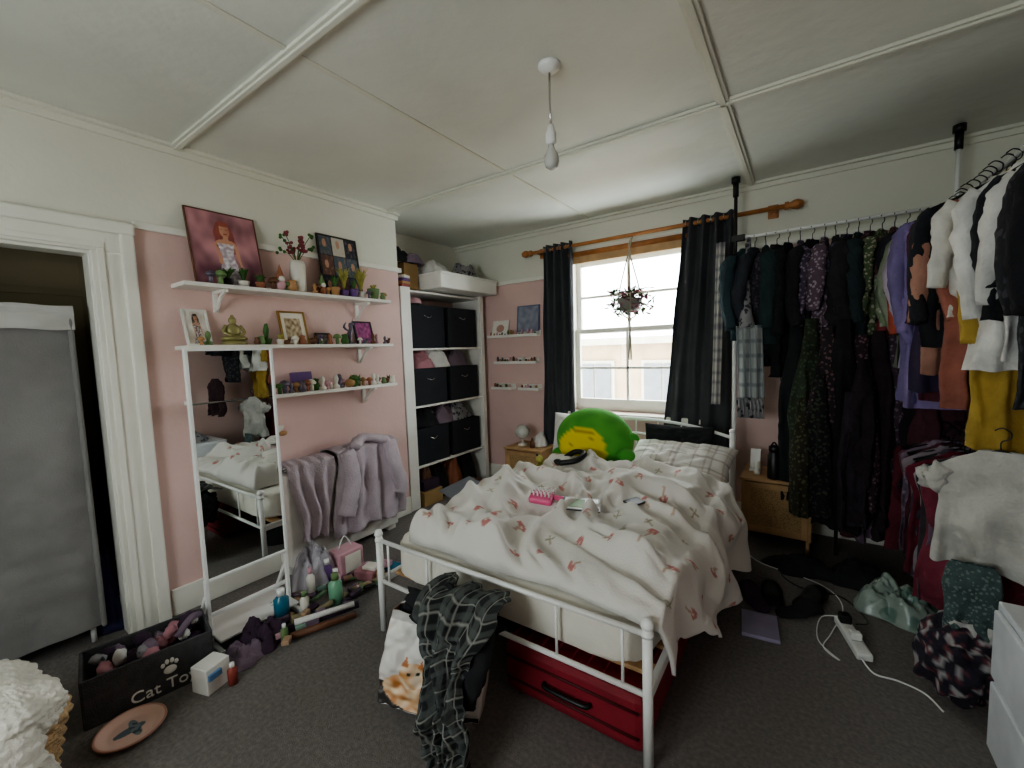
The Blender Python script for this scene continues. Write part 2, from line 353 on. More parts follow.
pot_plant('dried_plant_pot',-2.9,1.98,1.95,.035,.05,PUR,60,.24,DRY,7,.75,.003); pot_plant('dried_plant_pot',-2.9,2.13,1.95,.035,.05,CER,60,.27,DRY,9,.75,.003)
pot_plant('potted_succulent',-2.88,2.23,1.95,.05,.08,GRN,18,.08,DRY,17); pot_plant('potted_succulent',-2.88,1.89,1.95,.035,.06,ORG,18,.14,GREEN,19,.7); pot_plant('potted_succulent',-2.88,2.05,1.95,.035,.06,PUR,18,.12,GREEN,23,.7)
b=MB('seated_buddha_figurine'); BU=mat('aged_brass','9b9464',.45,.4)
x,y,z=-2.93,1.20,1.59
b.rev([(.07,0),(.075,.01),(.06,.025),(.001,.025)],(x,y,z),BU); b.sph((x+.01,y,z+.04),(.045,.075,.022),BU); b.sph((x,y,z+.085),(.032,.042,.05),BU); b.sph((x,y,z+.15),(.022,.022,.027),BU); b.sph((x,y,z+.178),.01,BU)
for s in (-1,1): b.tube([(x,y+s*.04,z+.12),(x+.015,y+s*.058,z+.08),(x+.04,y+s*.02,z+.055)],.01,BU,8,4)
b.done()
pot_plant('potted_cactus',-2.92,1.39,1.59,.035,.04,GREEN,14,.12,GREEN,11,.9,.012); pot_plant('potted_succulent',-2.9,1.47,1.59,.025,.035,CER,14,.07,DRY,12)
b=MB('unicorn_figurine'); x,y,z=-2.92,2.02,1.59; PW=mat('dark_pewter','6c6472',.35,.4)
b.rev([(.035,0),(.03,.012),(.001,.012)],(x,y,z),PW); b.tube([(x,y,z),(x,y-.01,z+.06),(x,y+.01,z+.12),(x,y,z+.15)],[.012,.022,.016,.012],PW,10,4); b.sph((x,y+.015,z+.155),(.014,.024,.014),PW); b.tube([(x,y-.01,z+.1),(x,y-.05,z+.13),(x,y-.03,z+.17)],[.006,.01,.002],PW,6,3); b.cyl((x,y+.02,z+.165),(x,y+.03,z+.2),.004,PW,r2=.0005); b.done()
gnome('gnome_figurine',-2.9,1.76,1.59,PUR,GRN,.6); gnome('gnome_figurine',-2.9,1.97,1.59,RED,CER,.7)
b=MB('makeup_palette_case'); b.box((-2.98,1.64,1.33),(.03,.15,.13),PUR,(0,-.15,0)); b.done()
def trinkets(name,ys,z,seed,smin=.7,smax=1.6,x=-2.89):
    R=random.Random(seed); b=MB(name)
    for i,yy in enumerate(ys):
        s=R.uniform(smin,smax); xx=x+R.uniform(-.03,.015); m=R.choice([BROWN,TERRA,ORG,GRN,CER,PNK,CER,BROWN,PW,GREEN]); k=R.randrange(5)
        if k<2: b.rev([(.008*s,0),(.009*s,.02*s),(.007*s,.03*s),(.018*s,.028*s),(.02*s,.034*s),(.012*s,.046*s),(.001,.05*s)],(xx,yy,z),m,12)
        elif k==2:
            b.sph((xx,yy,z+.018*s),(.018*s,.024*s,.018*s),m,seg=10,rings=8); b.sph((xx+.005,yy+.015*s,z+.036*s),.011*s,m,seg=10,rings=8)
            b.cyl((xx,yy+.01*s,z+.04*s),(xx,yy+.006*s,z+.056*s),.004*s,m,6,.001); b.cyl((xx+.01,yy+.02*s,z+.04*s),(xx+.01,yy+.022*s,z+.056*s),.004*s,m,6,.001)
        elif k==3: b.rev([(.014*s,0),(.02*s,.015*s),(.012*s,.035*s),(.016*s,.045*s),(.001,.05*s)],(xx,yy,z),m,12)
        else: b.rev([(.016*s,0),(.016*s,.012*s),(.006*s,.02*s),(.012*s,.04*s),(.009*s,.055*s),(.001,.062*s)],(xx,yy,z),m,10)
    return b.done()
trinkets('mushroom_ornaments',np.linspace(1.40,2.37,27),1.26,3,1.0,1.9)
trinkets('animal_ornaments',[1.08,1.13,1.45,1.54,1.57,1.72,1.75,1.84,2.17,2.30,2.34],1.95,5,1.0,1.8,-2.87)
trinkets('crystal_ornaments',[1.0,1.05,1.31,1.34,1.51,1.56,1.62,1.69,1.74,1.83,1.88,1.94,2.08,2.12,2.18,2.24,2.31,2.35],1.59,8,.8,1.6,-2.87)
b=MB('bird_wall_ornament'); b.sph((-3.03,1.47,1.0),(.012,.05,.025),CER,(.5,0,0)); b.sph((-3.025,1.44,1.04),(.012,.03,.035),CER); b.sph((-3.02,1.5,.97),(.012,.03,.018),ORG); b.done()
# ---------------------------------------------------------------- heater & towels
HM=mat('heater_white','e2dfd7',.4); GR=mat('heater_grill','8e8c88',.4,.6)
b=MB('storage_heater'); b.span((WX+.022,1.42,.05),(-2.86,2.34,.70),HM,.012)
b.span((-3.0,1.42,.0),(-2.9,1.5,.05),HM); b.span((-3.0,2.26,0),(-2.9,2.34,.05),HM)
for i in range(30): b.box((-2.95,1.46+i*.029,.712),(.15,.006,.022),GR)
for x in (-3.02,-2.95,-2.88): b.cyl((x,1.42,.735),(x,2.34,.735),.005,CHROME,8)
b.done()
TOW=mat('lilac_fleece','c6b8c0',.95,var=.1,vs=8,bump=.8,bs=90)
def drape(name,y0,y1,zt,zb,m,seed,amp=.03,nf=5,back=.25,xf=-2.82,xb=-3.0,robe=False):
    b=MB(name); n=60
    def f(u,v):
        y=y0+(y1-y0)*u; L=(zt-zb)+.14+back; s=v*L
        if s<back: x,z=xb,zt-back+s
        elif s<back+.14: t=(s-back)/.14; x=xb+(xf-xb)*t; z=zt+.02*math.sin(t*math.pi)
        else: x,z=xf,zt-(s-back-.14)*(1+.06*NZ(u*3,seed))
        k=sst(back+.05,back+.35,s)
        x+=k*(amp*math.sin(u*nf*6.28+NZ(u*3,v*3,seed)*2)+.02*NZ(u*8,v*6,seed+2))+.012*k
        y+=.03*NZ(v*3,u*2,seed+5)+ (u-.5)*-.1*sst(.4,1,v)*(1 if not robe else -1)
        return (x,y,z+.012*NZ(u*10,v*3,seed+8)*(1+k))
    b.grid(n,60,f,m)
    if robe:
        b.tube([(xf+.03,y0+.08,zt+.0),(xf+.05,y0+.1,zt-.2),(xf+.055,y0+.05,zt-.40),(xf+.045,y0+.03,zt-.46)],[.05,.06,.062,.065],m,14,5,.55,.3)
        b.tube([(xf+.03,y1-.1,zt),(xf+.06,y1-.08,zt-.2),(xf+.055,y1-.02,zt-.38),(xf+.05,y1-.03,zt-.44)],[.05,.06,.062,.06],m,14,5,.55,.3)
        b.tube([(xf+.02,y0+.15,zt+.02),(xf-.05,(y0+y1)/2,zt+.06),(xf+.02,y1-.12,zt+.02)],.04,m,12,6,.7,.3)
    return b.done(solid=.012)
drape('hanging_towel',1.42,1.74,.765,.23,TOW,1,.018,3)
drape('fleece_robe',1.76,2.33,.79,.16,TOW,4,.022,4,robe=True)
# ---------------------------------------------------------------- mirror
MIR=mat('mirror_silver','e8ecea',.01,1,var=0)
b=MB('standing_mirror')
x=-2.52
b.span((x-.03,.805,.35),(x,.82,1.56),WHITE); b.span((x-.03,1.215,.35),(x,1.23,1.56),WHITE); b.span((x-.03,.82,1.548),(x,1.215,1.56),WHITE); b.span((x-.03,.82,.35),(x,1.215,.365),WHITE)
b.span((x-.06,.815,.36),(x-.012,1.22,1.55),WHITE); b.span((x-.012,.82,.365),(x-.008,1.215,1.548),MIR,0)
for y in (.812,1.222):
    b.box((x-.02,y,.18),(.025,.02,.36),WHITE); b.box((x-.05,y,.015),(.34,.025,.025),WHITE)
    b.box((x-.12,y,.14),(.02,.022,.30),WHITE,(0,.6,0))
b.box((x-.03,1.02,.16),(.02,.41,.02),WHITE); b.box((x-.05,1.02,.06),(.28,.41,.012),WHITE)
b.done()
# ---------------------------------------------------------------- shelving unit in alcove
b=MB('shelving_unit')
for y in (2.68,3.80): b.span((-3.46,y,0),(-3.07,y+.035,2.12),SHELFW)
b.span((-3.07,2.655,0),(-3.045,2.77,2.12),SHELFW); b.span((-3.07,3.80,0),(-3.045,3.86,2.12),SHELFW)
for z in (.40,.99,1.55,2.10): b.span((-3.46,2.70,z-.02),(-3.06,3.83,z),SHELFW)
b.done()
BOXF=mat('dark_fabric_box','25272e',.85,bump=.3,bs=150)
for z in (.40,.99,1.55):
    for y in (2.79,3.30):
        b=MB('fabric_storage_box'); w=.46; h=.42 if z>1.5 else .36
        b.grid(1,1,lambda u,v:(-3.42+.34*u,y+w*v,z+.005),BOXF)
        b.span((-3.42,y,z),(-3.08,y+.012,z+h),BOXF,.006); b.span((-3.42,y+w-.012,z),(-3.08,y+w,z+h),BOXF,.006)
        b.span((-3.42,y,z),(-3.408,y+w,z+h),BOXF,.006); b.span((-3.092,y,z),(-3.08,y+w,z+h),BOXF,.006)
        b.tube([(-3.078,y+w/2-.05,z+h-.1),(-3.068,y+w/2,z+h-.12),(-3.078,y+w/2+.05,z+h-.1)],.005,CHROME,8,4)
        b.done()
def heap(name,c,s,m,seed=0,rid=.45,colf=None,sc=2.5):
    b=MB(name)
    def f(u,v):
        a=u*2*math.pi
        r=v**.8; h=(1-v**2.2)
        n1=NZ(math.cos(a)*r*sc+seed,math.sin(a)*r*sc,seed*.7); n2=1-abs(NZ(math.cos(a)*r*sc*2+seed,math.sin(a)*r*sc*2,5+seed))*2
        q=1+.35*NZ(math.cos(a)*1.5+seed,math.sin(a)*1.5,9)
        zz=s[2]*(h*(1+rid*n1+rid*.6*n2*.6)+.15*rid*h**.3*NZ(math.cos(a)*r*9,math.sin(a)*r*9,seed))
        return (c[0]+s[0]*r*q*math.cos(a),c[1]+s[1]*r*q*math.sin(a),c[2]+max(0.003,zz))
    b.grid(72,30,f,m,colf,wrap=True); return b.done(solid=.006)
F1=mat('cloth_mauve','7b6a78',.9); F2=mat('cloth_black','202023',.92,var=.3); F3=mat('cloth_grey','8d8b8e',.9,col2='3a3a40',cs=25); F4=mat('cloth_dusty_pink','b07d85',.9); F5=mat('cloth_plum','3f2c3f',.9); F6=mat('cloth_white','d8d6d2',.9)
for i,(y,z,m) in enumerate(((2.98,1.35,F4),(3.5,1.35,F1),(3.2,1.35,F6),(3.5,.76,F3),(3.0,.76,F2),(3.25,.76,F1))): heap('folded_clothes_pile',(-3.22,y,z),(.13,.2,.16),m,i)
b=MB('cycle_helmet'); b.sph((-3.2,2.92,2.0),(.11,.09,.06),PNK,wr=.1); b.sph((-3.17,2.92,1.97),(.1,.085,.03),BLACK); b.done()
for i,(y,m,s) in enumerate(((2.95,BROWN,.1),(3.15,F2,.1),(3.35,TERRA,.09),(3.6,F2,.12))): heap('clutter_pile',(-3.2,y,0),(.13,.15,.32),m,i+9)
CARD=mat('cardboard','a98a5e',.85)
b=MB('shoe_boxes'); b.span((-3.3,2.80,0),(-3.02,3.05,.14),CARD); b.span((-3.28,2.82,.145),(-3.04,3.03,.24),F5); b.span((-3.0,3.2,0),(-2.78,3.5,.12),BROWN); b.done()
b=MB('underbed_box'); b.span((-3.30,2.98,2.12),(-2.84,3.86,2.26),SHELFW,.01); b.span((-3.31,2.97,2.25),(-2.83,3.87,2.275),WF,.008); b.done()
b=MB('cardboard_box'); b.span((-3.4,2.78,2.12),(-3.12,2.95,2.36),CARD); b.box((-3.26,2.74,2.36),(.26,.12,.004),CARD,(.5,0,0)); b.done()
heap('folded_clothes_pile',(-3.2,3.25,2.275),(.16,.22,.13),F6,21); heap('folded_clothes_pile',(-3.1,3.6,2.275),(.14,.2,.15),F3,22)
heap('folded_clothes_pile',(-3.25,2.8,2.36),(.15,.16,.13),F2,23); heap('folded_clothes_pile',(-3.15,2.92,2.36),(.10,.12,.08),F1,24)
b=MB('book_stack')
for i in range(4): b.box((-3.13,2.74,2.135+i*.028),(.14,.1,.026),[RED,ORG,PUR,CER][i],(0,0,.1*i))
b.done()
def ledge(x0,x1,z,seed):
    b=MB('picture_ledge'); b.span((x0,3.86,z-.015),(x1,WD,z),SHELFW); b.span((x0,3.935,z),(x1,WD,z+.05),SHELFW); b.span((x0,3.855,z-.015),(x1,3.865,z+.015),SHELFW)
    R=random.Random(seed); xx=x0+.03
    while xx<x1-.03:
        m=R.choice([ORG,TERRA,CER,PNK,BROWN,GRN,PW]); h=R.uniform(.03,.07)
        b.rev([(.013,0),(.014,h*.6),(.007,h),(.001,h)],(xx,3.9,z),m,10); xx+=R.uniform(.03,.05)
    b.done()
ledge(-3.0,-2.33,1.66,1); ledge(-2.92,-2.36,1.365,2); ledge(-2.97,-2.68,1.075,3); ledge(-2.60,-2.34,1.075,4)
picture('framed_print','B',WD,-2.96,-2.74,1.66,1.84,.05,WF,lambda u,v: mix(C('efe9e0'),C('c49a8c'),1 if (u-.5)**2+(v-.5)**2<.06 else 0))
picture('framed_print','B',WD,-2.62,-2.34,1.70,1.98,.03,mat('blue_frame','6c7490',.4),lambda u,v: mix(C('7a7e90'),C('9a9eac'),cl(.5+NZ(u*5,v*5))))
# ---------------------------------------------------------------- bed
b=MB('bed_frame'); x0,x1,y0,y1=-1.87,-.43,1.39,3.46
for x in (x0,x1):
    b.cyl((x,y0,0),(x,y0,.53),.018,WHITE); b.rev([(.019,0),(.023,.005),(.023,.012),(.02,.02),(.016,.03),(.001,.036)],(x,y0,.53),WHITE,16); b.cyl((x,y0,.50),(x,y0,.512),.022,WHITE)
    b.cyl((x,y1,0),(x,y1,.84),.019,WHITE); b.rev([(.019,0),(.024,.005),(.02,.02),(.001,.03)],(x,y1,.84),WHITE,16)
    b.span((x-.012,y0,.26),(x+.012,y1,.30),WHITE)
b.cyl((x0,y0,.505),(x1,y0,.505),.011,WHITE); b.cyl((x0,y0,.28),(x1,y0,.28),.011,WHITE)
for x in (x0+.07,x0+.36,x1-.36,x1-.09): b.cyl((x,y0,.28),(x,y0,.505),.006,WHITE,10)
b.tube([(x0,y1,.80),(x0+.3,y1,.87),((x0+x1)/2,y1,.90),(x1-.3,y1,.87),(x1,y1,.80)],.012,WHITE,10,8)
b.cyl((x0,y1,.45),(x1,y1,.45),.01,WHITE)
for i in range(1,8): b.cyl((x0+i*.18,y1,.45),(x0+i*.18,y1,.80+.09*math.sin(i/8*math.pi)),.006,WHITE,8)
b.tube([(x0+.3,y1,.45),(x0+.45,y1,.7),((x0+x1)/2,y1,.78),(x1-.45,y1,.7),(x1-.3,y1,.45)],.008,WHITE,8,8)
for i in range(12): b.box(((x0+x1)/2,y0+.12+i*.17,.285),(1.42,.06,.018),PALEW)
for x in (-1.15,): b.cyl((x,2.4,0),(x,2.4,.28),.015,WHITE)
b.done()
SHEET=mat('cream_sheet','e2ddd1',.9,var=.05,vs=4,bump=.9,bs=14)
b=MB('mattress'); 
b.sph((-1.15,2.425,.405),(.70,1.0,.11),SHEET,seg=96,rings=36,sq=.18,wr=.012,ws=40); b.done()
DUV=C('dbd7d1')
def mush(a,c):
    s=.15; j=math.floor(c/s); a2=a+(j%2)*s*.5; i=math.floor(a2/s); R=random.Random(i*131+j*977)
    fx=(a2/s-i-.5)*s; fy=(c/s-j-.5)*s; th=R.uniform(-1.2,1.2)+(3.14 if R.random()<.3 else 0); k=R.random()
    fx+=R.uniform(-.02,.02);fy+=R.uniform(-.02,.02)
    x=fx*math.cos(th)-fy*math.sin(th); y=fx*math.sin(th)+fy*math.cos(th)
    if k<.58:
        w=.026 if k<.35 else .019
        if (x/w)**2+((y)/(w*.85))**2<1 and y>-.003: 
            return C('bd827c') if ((x*110)%3+(y*130)%3)>1.3 else C('e5cfc4')
        if abs(x)<.006 and -.032<y<=0: return C('c0a896')
    elif k<.85:
        if abs(x)<.0035 and abs(y)<.03 : return C('ab9f88')
        if ((abs(x)-.012)/.010)**2+((y-.008)/.006)**2<1: return C('a5a58c')
    return DUV
b=MB('duvet')
def rg(n,k): return math.exp(-(n*k)**2)
def duv(u,v):
    y=1.44+1.43*v
    xl=-1.68+.12*sst(.3,1,v)+.05*NZ(v*4,2); W=(-.40)-xl
    drop=.20+.17*sst(.05,.35,v)+.05*NZ(v*5,7)
    tot=W+drop; s=u*tot
    e=min(v/.05,(1-v)/.05,(s)/.06); e=max(0,min(1,e)); e=math.sqrt(1-(1-e)**2)
    wx=NZ(s*1.6,y*1.6,3)*.7
    h=.07*rg(NZ(s*1.3+wx,y*2.6+s*1.6+wx,1),5)+.045*rg(NZ(s*2.6+wx,y*4.2+s*1.8+3,2),6)+.025*rg(NZ(s*5+wx*2,y*7+2*s,12),5)+.045*NZ(s*2,y*2,9)+.007*NZ(s*12,y*14,4)
    if s<W:
        x=xl+s; k=sst(W-.12,W,s)
        z=.52+e*(.055+h*(1-.5*k)+.05*sst(.0,.4,v)*(1-k*.5))-.02*k
        return (x,y+.03*NZ(s*3,v*3,6),max(.523,z) if k<.01 else z)
    d=s-W; q=sst(0,.4,v)
    x=-.40+.02*q+(.02+.06*q)*(1-math.exp(-d*12))+.035*math.sin(y*15+NZ(y*3,d*3)*3)*sst(0,.15,d)*(.3+.7*q)+.04*NZ(y*6,d*5,3)*q+.08*d*q
    ztop=.52+e*(.055+h*.5+.05*sst(.0,.4,v)*.5)-.02
    return (x,y+.03*NZ(s*3,v*3,6)+.05*(1-q)*d/.2,ztop-d)
b.grid(290,250,duv,VF,lambda u,v: mush(u*1.62,v*1.42))
b.done(solid=.014)
heap('rumpled_bedsheet',(-.80,2.95,.51),(.42,.20,.12),F6,31,.8); heap('rumpled_bedsheet',(-1.5,2.75,.51),(.25,.3,.07),F6,35,.7)
def pillow(name,c,s,rot,m,colf=None,seed=0):
    b=MB(name); R=Euler(rot).to_matrix()
    def side(sg):
        def f(u,v):
            a=u*2-1;c2=v*2-1; e=((1-abs(a)**3)*(1-abs(c2)**3)); p=Vector((a*s[0]*(1-.06*(1-abs(c2))*abs(a)),c2*s[1]*(1-.08*(1-abs(a))),sg*(s[2]*max(0,e)**.5*(1+.15*NZ(a*2,c2*2,seed)))))
            p.z+=.02*NZ(a*5,c2*5,seed+4)*e
            return R@p+Vector(c)
        return f
    b.grid(70,50,side(1),m,colf); b.grid(70,50,side(-1),m,colf); return b.done()
def plaid(u,v):
    c=C('dcd8d2')
    for n,col,w in ((6,C('a39690'),.10),(6,C('b8a79c'),.05)):
        if (u*n+ (0 if w>.08 else .3))%1<w: c=mix(c,col,.7)
        if (v*4+(0 if w>.08 else .3))%1<w: c=mix(c,col,.7)
    return c
pillow('plaid_pillow',(-.76,3.20,.63),(.37,.24,.095),(.40,0,-.05),VF,plaid,1)
pillow('pillow',(-1.66,3.32,.70),(.19,.24,.08),(1.2,0,.2),F6,None,3)
pillow('dark_cushion',(-.80,3.38,.74),(.26,.14,.05),(1.3,0,0),F2,None,5)
b=MB('plush_cushion')
GY,YE=C('4a9636'),C('dccb45')
def pc(d):
    if ((d.x+.22)/.62)**2+((d.z+.38)/.60)**2<1 and d.y<.2:
        return mix(YE,C('a58f22'),1 if abs((d.z*5+.3*abs(d.x))%1-.5)<.07 and abs(d.x+.22)<.3 else 0)
    return mix(GY,C('5aa83f'),cl(.5+NZ(d.x*3,d.y*3,d.z*3)))
b.sph((-1.35,3.06,.78),(.30,.19,.25),VF,(-.35,.12,.25),56,36,colf=pc)
GP=mat('plush_green','4a9636',.95,bump=.3)
for p,r in (((-1.07,2.98,.70),(.07,.06,.05)),((-1.61,2.96,.66),(.06,.06,.05)),((-1.17,2.90,.62),(.07,.07,.045)),((-1.42,2.88,.60),(.07,.07,.045))): b.sph(p,r,GP,seg=16,rings=10)
b.tube([(-1.12,3.1,.8),(-1.05,3.1,.82),(-1.01,3.1,.80)],[.04,.03,.008],GP,10,4)
b.done()
b=MB('hair_brush'); PK=mat('hot_pink','e0628e',.4)
b.box((-1.16,1.92,.70),(.13,.10,.04),PK,(.2,.1,.3),.015); b.tube([(-1.1,1.95,.70),(-1.03,1.98,.69)],.014,PK); 
for i in range(6):
    for j in range(4): b.cyl((-1.21+i*.02,1.88+j*.025+i*.006,.71),(-1.21+i*.02,1.88+j*.025+i*.006,.74),.004,WHITE,6)
b.done()
b=MB('greeting_card'); b.box((-.93,1.93,.70),(.19,.14,.005),DK,(.1,.05,.4),0); b.box((-.93,1.93,.703),(.17,.12,.004),WF,(.1,.05,.4),0); b.box((-.95,1.92,.707),(.08,.09,.002),GRN,(.1,.05,.4),0); b.done()
b=MB('phone'); b.box((-.70,2.12,.70),(.07,.14,.01),DK,(.05,.1,-.5),.003); b.done()
b=MB('sleep_mask_headphones'); b.tube([(-1.45,2.66,.68),(-1.38,2.76,.74),(-1.28,2.72,.75),(-1.3,2.62,.72),(-1.40,2.58,.70)],.02,BLACK,10,6); b.sph((-1.45,2.64,.68),(.04,.03,.03),BLACK); b.done()
b=MB('plush_toy'); b.sph((-1.58,2.62,.64),(.04,.04,.045),DRY,seg=12,rings=8); b.sph((-1.58,2.60,.70),.03,DRY,seg=12,rings=8); b.sph((-1.60,2.60,.73),.01,BLACK,seg=8,rings=6); b.done()
b=MB('laptop'); GM=mat('grey_laptop','777a80',.35,.6)
b.box((-1.74,2.08,.545),(.24,.34,.015),GM,(0,.12,.1)); b.box((-1.83,2.08,.58),(.22,.34,.008),GM,(0,.35,.1)); b.done()
b=MB('notebook'); b.box((-1.68,2.44,.545),(.18,.2,.02),BLACK,(0,.05,.3)); b.done()
# ---------------------------------------------------------------- nightstands
CANE=mat('rattan_cane','b3946a',.7,var=.1,col2='8f7248',cs=90)
def nightstand(x0,x1,y0,y1,h):
    b=MB('nightstand'); b.span((x0-.01,y0-.01,h-.02),(x1+.01,y1,h),PALEW); b.span((x0,y0,.1),(x0+.02,y1,h-.02),PALEW); b.span((x1-.02,y0,.1),(x1,y1,h-.02),PALEW)
    b.span((x0,y0+.02,.1),(x1,y1,.12),PALEW); b.span((x0,y1-.01,.1),(x1,y1,h-.02),PALEW)
    b.span((x0+.02,y0,.12),(x0+.06,y0+.018,h-.03),PALEW); b.span((x1-.06,y0,.12),(x1-.02,y0+.018,h-.03),PALEW); b.span((x0+.06,y0,.12),(x1-.06,y0+.018,.16),PALEW); b.span((x0+.06,y0,h-.07),(x1-.06,y0+.018,h-.03),PALEW)
    b.span((x0+.05,y0+.005,.15),(x1-.05,y0+.012,h-.06),CANE,0); b.sph((x1-.075,y0-.012,h*.6),.01,BLACK,seg=10,rings=6)
    for x in (x0+.02,x1-.02):
        for y in (y0+.03,y1-.03): b.cyl((x,y,0),(x,y,.1),.012,PALEW,10)
    b.done()
nightstand(-.37,.06,3.48,3.88,.51); nightstand(-2.56,-2.12,3.52,3.90,.50)
b=MB('water_bottle'); b.rev([(.001,0),(.04,0),(.042,.01),(.042,.17),(.03,.19),(.03,.2),(.034,.205),(.034,.235),(.02,.245),(.001,.245)],(-.17,3.54,.51),BLACK); b.tube([(-.20,3.54,.72),(-.17,3.54,.775),(-.14,3.54,.72)],.006,BLACK,8,6); b.done()
b=MB('hand_cream_tube'); b.rev([(.02,0),(.02,.02),(.016,.03),(.016,.09),(.001,.09)],(-.28,3.6,.51),CER,12); b.done()
b=MB('phone_stand'); b.box((-.3,3.72,.60),(.07,.01,.15),WF,(-.2,0,0)); b.box((-.3,3.7,.517),(.08,.08,.012),WF); b.done()
b=MB('table_lamp'); b.rev([(.05,0),(.05,.015),(.01,.02),(.01,.06),(.001,.06)],(-2.44,3.68,.50),CER); b.sph((-2.44,3.68,.64),.075,BULB); b.done()
b=MB('perfume_bottle'); b.rev([(.025,0),(.025,.06),(.008,.07),(.012,.075),(.012,.1),(.001,.1)],(-2.28,3.62,.50),BROWN,14); b.done()
heap('clothes_on_nightstand',(-2.27,3.74,.50),(.08,.1,.1),F6,41)
MAC=mat('macrame_cotton','a9a08e',.9); GPT=mat('grey_plant_pot','8a8680',.6); b=MB('hanging_planter'); x,y=-1.29,3.74
b.rev([(.05,0),(.085,.03),(.10,.12),(.092,.125),(.085,.12),(.001,.115)],(x,y,1.80),GPT)
for i in range(4):
    a=i*math.pi/2+.4; b.tube([(x,y+.09,2.48),(x,y,2.35),(x+.10*math.cos(a),y+.10*math.sin(a),1.92),(x+.06*math.cos(a),y+.06*math.sin(a),1.79),(x,y,1.74)],.006,MAC,6,5)
for i in range(8): b.tube([(x,y,1.75),(x+.006*math.cos(i),y+.006*math.sin(i),1.62),(x+.014*math.cos(i),y+.014*math.sin(i),1.38)],.0045,MAC,5)
b.sph((x,y,1.74),.018,MAC,seg=10,rings=6)
LV=mat('pink_green_leaves','8a5866',.6,var=.4,vs=30); LV2=mat('plant_green','2f5226',.6,var=.3,vs=20); PN2=mat('plant_pink','b86c80',.6); R=random.Random(8)
for i in range(170):
    a=R.uniform(0,6.28);d=R.uniform(.02,.22);p0=Vector((x,y,1.92)); e=p0+Vector((math.cos(a)*d,math.sin(a)*d*.5,R.uniform(-.13,.10)-.25*max(0,d-.12)))
    if i%3==0: b.tube([p0,(p0+e)/2+Vector((0,0,.04)),e],.003,LV2,5,4)
    dr=Vector((R.uniform(-1,1),R.uniform(-.5,.5),R.uniform(-.6,.6))).normalized()*.032
    b.tube([e-dr,e,e+dr],[.002,.021,.002],R.choice([LV,PN2,LV2,LV2,LV]),6,3,.3)
b.done()
# ---------------------------------------------------------------- clothes rack
b=MB('clothes_rack')
PX,PY,QX=-.45,3.70,.73
for x,y in ((PX,PY),(QX,PY-.02)):
    b.cyl((x,y,0),(x,y,2.05),.016,WHITE); b.cyl((x,y,2.0),(x,y,2.62),.0125,BLACK if x<0 else WHITE); b.cyl((x,y,2.6),(x,y,2.7),.02,BLACK); b.cyl((x,y,2.7),(x,y,CZ-.01),.03,BLACK); b.cyl((x,y,0),(x,y,.02),.04,BLACK)
b.cyl((PX,PY,2.29),(QX,PY,2.29),.0125,WHITE); b.cyl((QX,PY,2.26),(QX,1.3,2.26),.0125,WHITE)
b.box((PX+.02,PY,2.29),(.09,.04,.045),BLACK); b.box((QX,PY,2.275),(.14,.05,.06),BLACK)
b.cyl((QX,1.3,0),(QX,1.3,2.26),.016,WHITE)
b.cyl((.2,PY-.1,1.0),(QX,PY-.1,1.0),.011,CHROME); b.cyl((QX,PY-.1,1.0),(QX,1.3,1.0),.011,CHROME); b.cyl((.2,PY-.1,0),(.2,PY-.1,1.0),.011,CHROME)
b.done()
FAB={}
def fab(c,c2=None,cs=28):
    k=(c,c2)
    if k not in FAB: FAB[k]=mat('fabric_'+c,c,.95,var=.25,vs=7,bump=.5,bs=70,col2=c2,cs=cs)
    return FAB[k]
def garment(name,loc,rz,m,L=.65,w=.21,sl=.5,seed=0,bw=None,hem=1.05,d=.045,colf=None,hanger=True,fold=1,gather=False):
    b=MB(name); bw=bw or w*.88; top=-.075; n=44; sg=64
    def f(u,v):
        z=top-v*L; a=u*2*math.pi
        if gather: hw=.03+(bw-.03)*sst(-.05,.6,v)
        elif v*L<.02: hw=.06+ (v*L/.02)*.015
        elif v*L<.10: hw=.075+(w-.075)*((v*L-.02)/.08)**.75
        elif v*L<.24: hw=w+(bw-w)*sst(.10,.24,v*L)
        else: hw=bw*(1+(hem-1)*(v*L-.24)/max(.01,L-.24))
        hd=d*(.35+.65*sst(0,.25,v*L))
        k=sst(.08,.5,v*L)*fold
        ca,sa=math.cos(a),math.sin(a)
        x=hw*math.copysign(abs(ca)**.8,ca); 
        y=hd*math.copysign(abs(sa)**.8,sa)+k*(.026*math.sin(x*46+seed*1.7+v*1.5)+.04*NZ(x*5+seed,v*3,seed)+.012*math.sin(x*95+seed))
        y+=.02*NZ(x*14+seed,z*9,sa)*(.4+k)+.014*NZ(x*30,z*22,seed); x*=1+.14*NZ(v*3,seed,2)
        x+=.05*v*NZ(seed*3.1,1.5)
        return (x,y,z+(.03*NZ(x*9,seed,4) if v>.95 else 0))
    b.grid(sg,n,f,m,colf,wrap=True)
    if sl>0:
        for s in (-1,1):
            R=random.Random(seed*3+s); P=[(s*(w-.05),0,top-.085),(s*(w-.01),.01,top-.15),(s*(w+.0+R.uniform(-.02,.03)),R.uniform(-.03,.03),top-.1-sl*.55),(s*(w-.01+R.uniform(-.04,.03)),R.uniform(-.05,.03),top-.1-sl)]
            b.tube(P,[.045,.06,.05,.04],m,14,6,.75,.45)
    if hanger:
        b.tube([(0,.0,-.07),(0,0,-.035),(.022,0,-.02),(.024,0,.005),(0,0,.022),(-.02,0,.01)],.0028,BLACK,6,5)
        b.tube([(-w+.02,0,top-.07),(0,0,-.07),(w-.02,0,top-.07)],.006,BLACK,6)
    return b.done(loc=loc,rotz=rz)
P2=math.pi/2
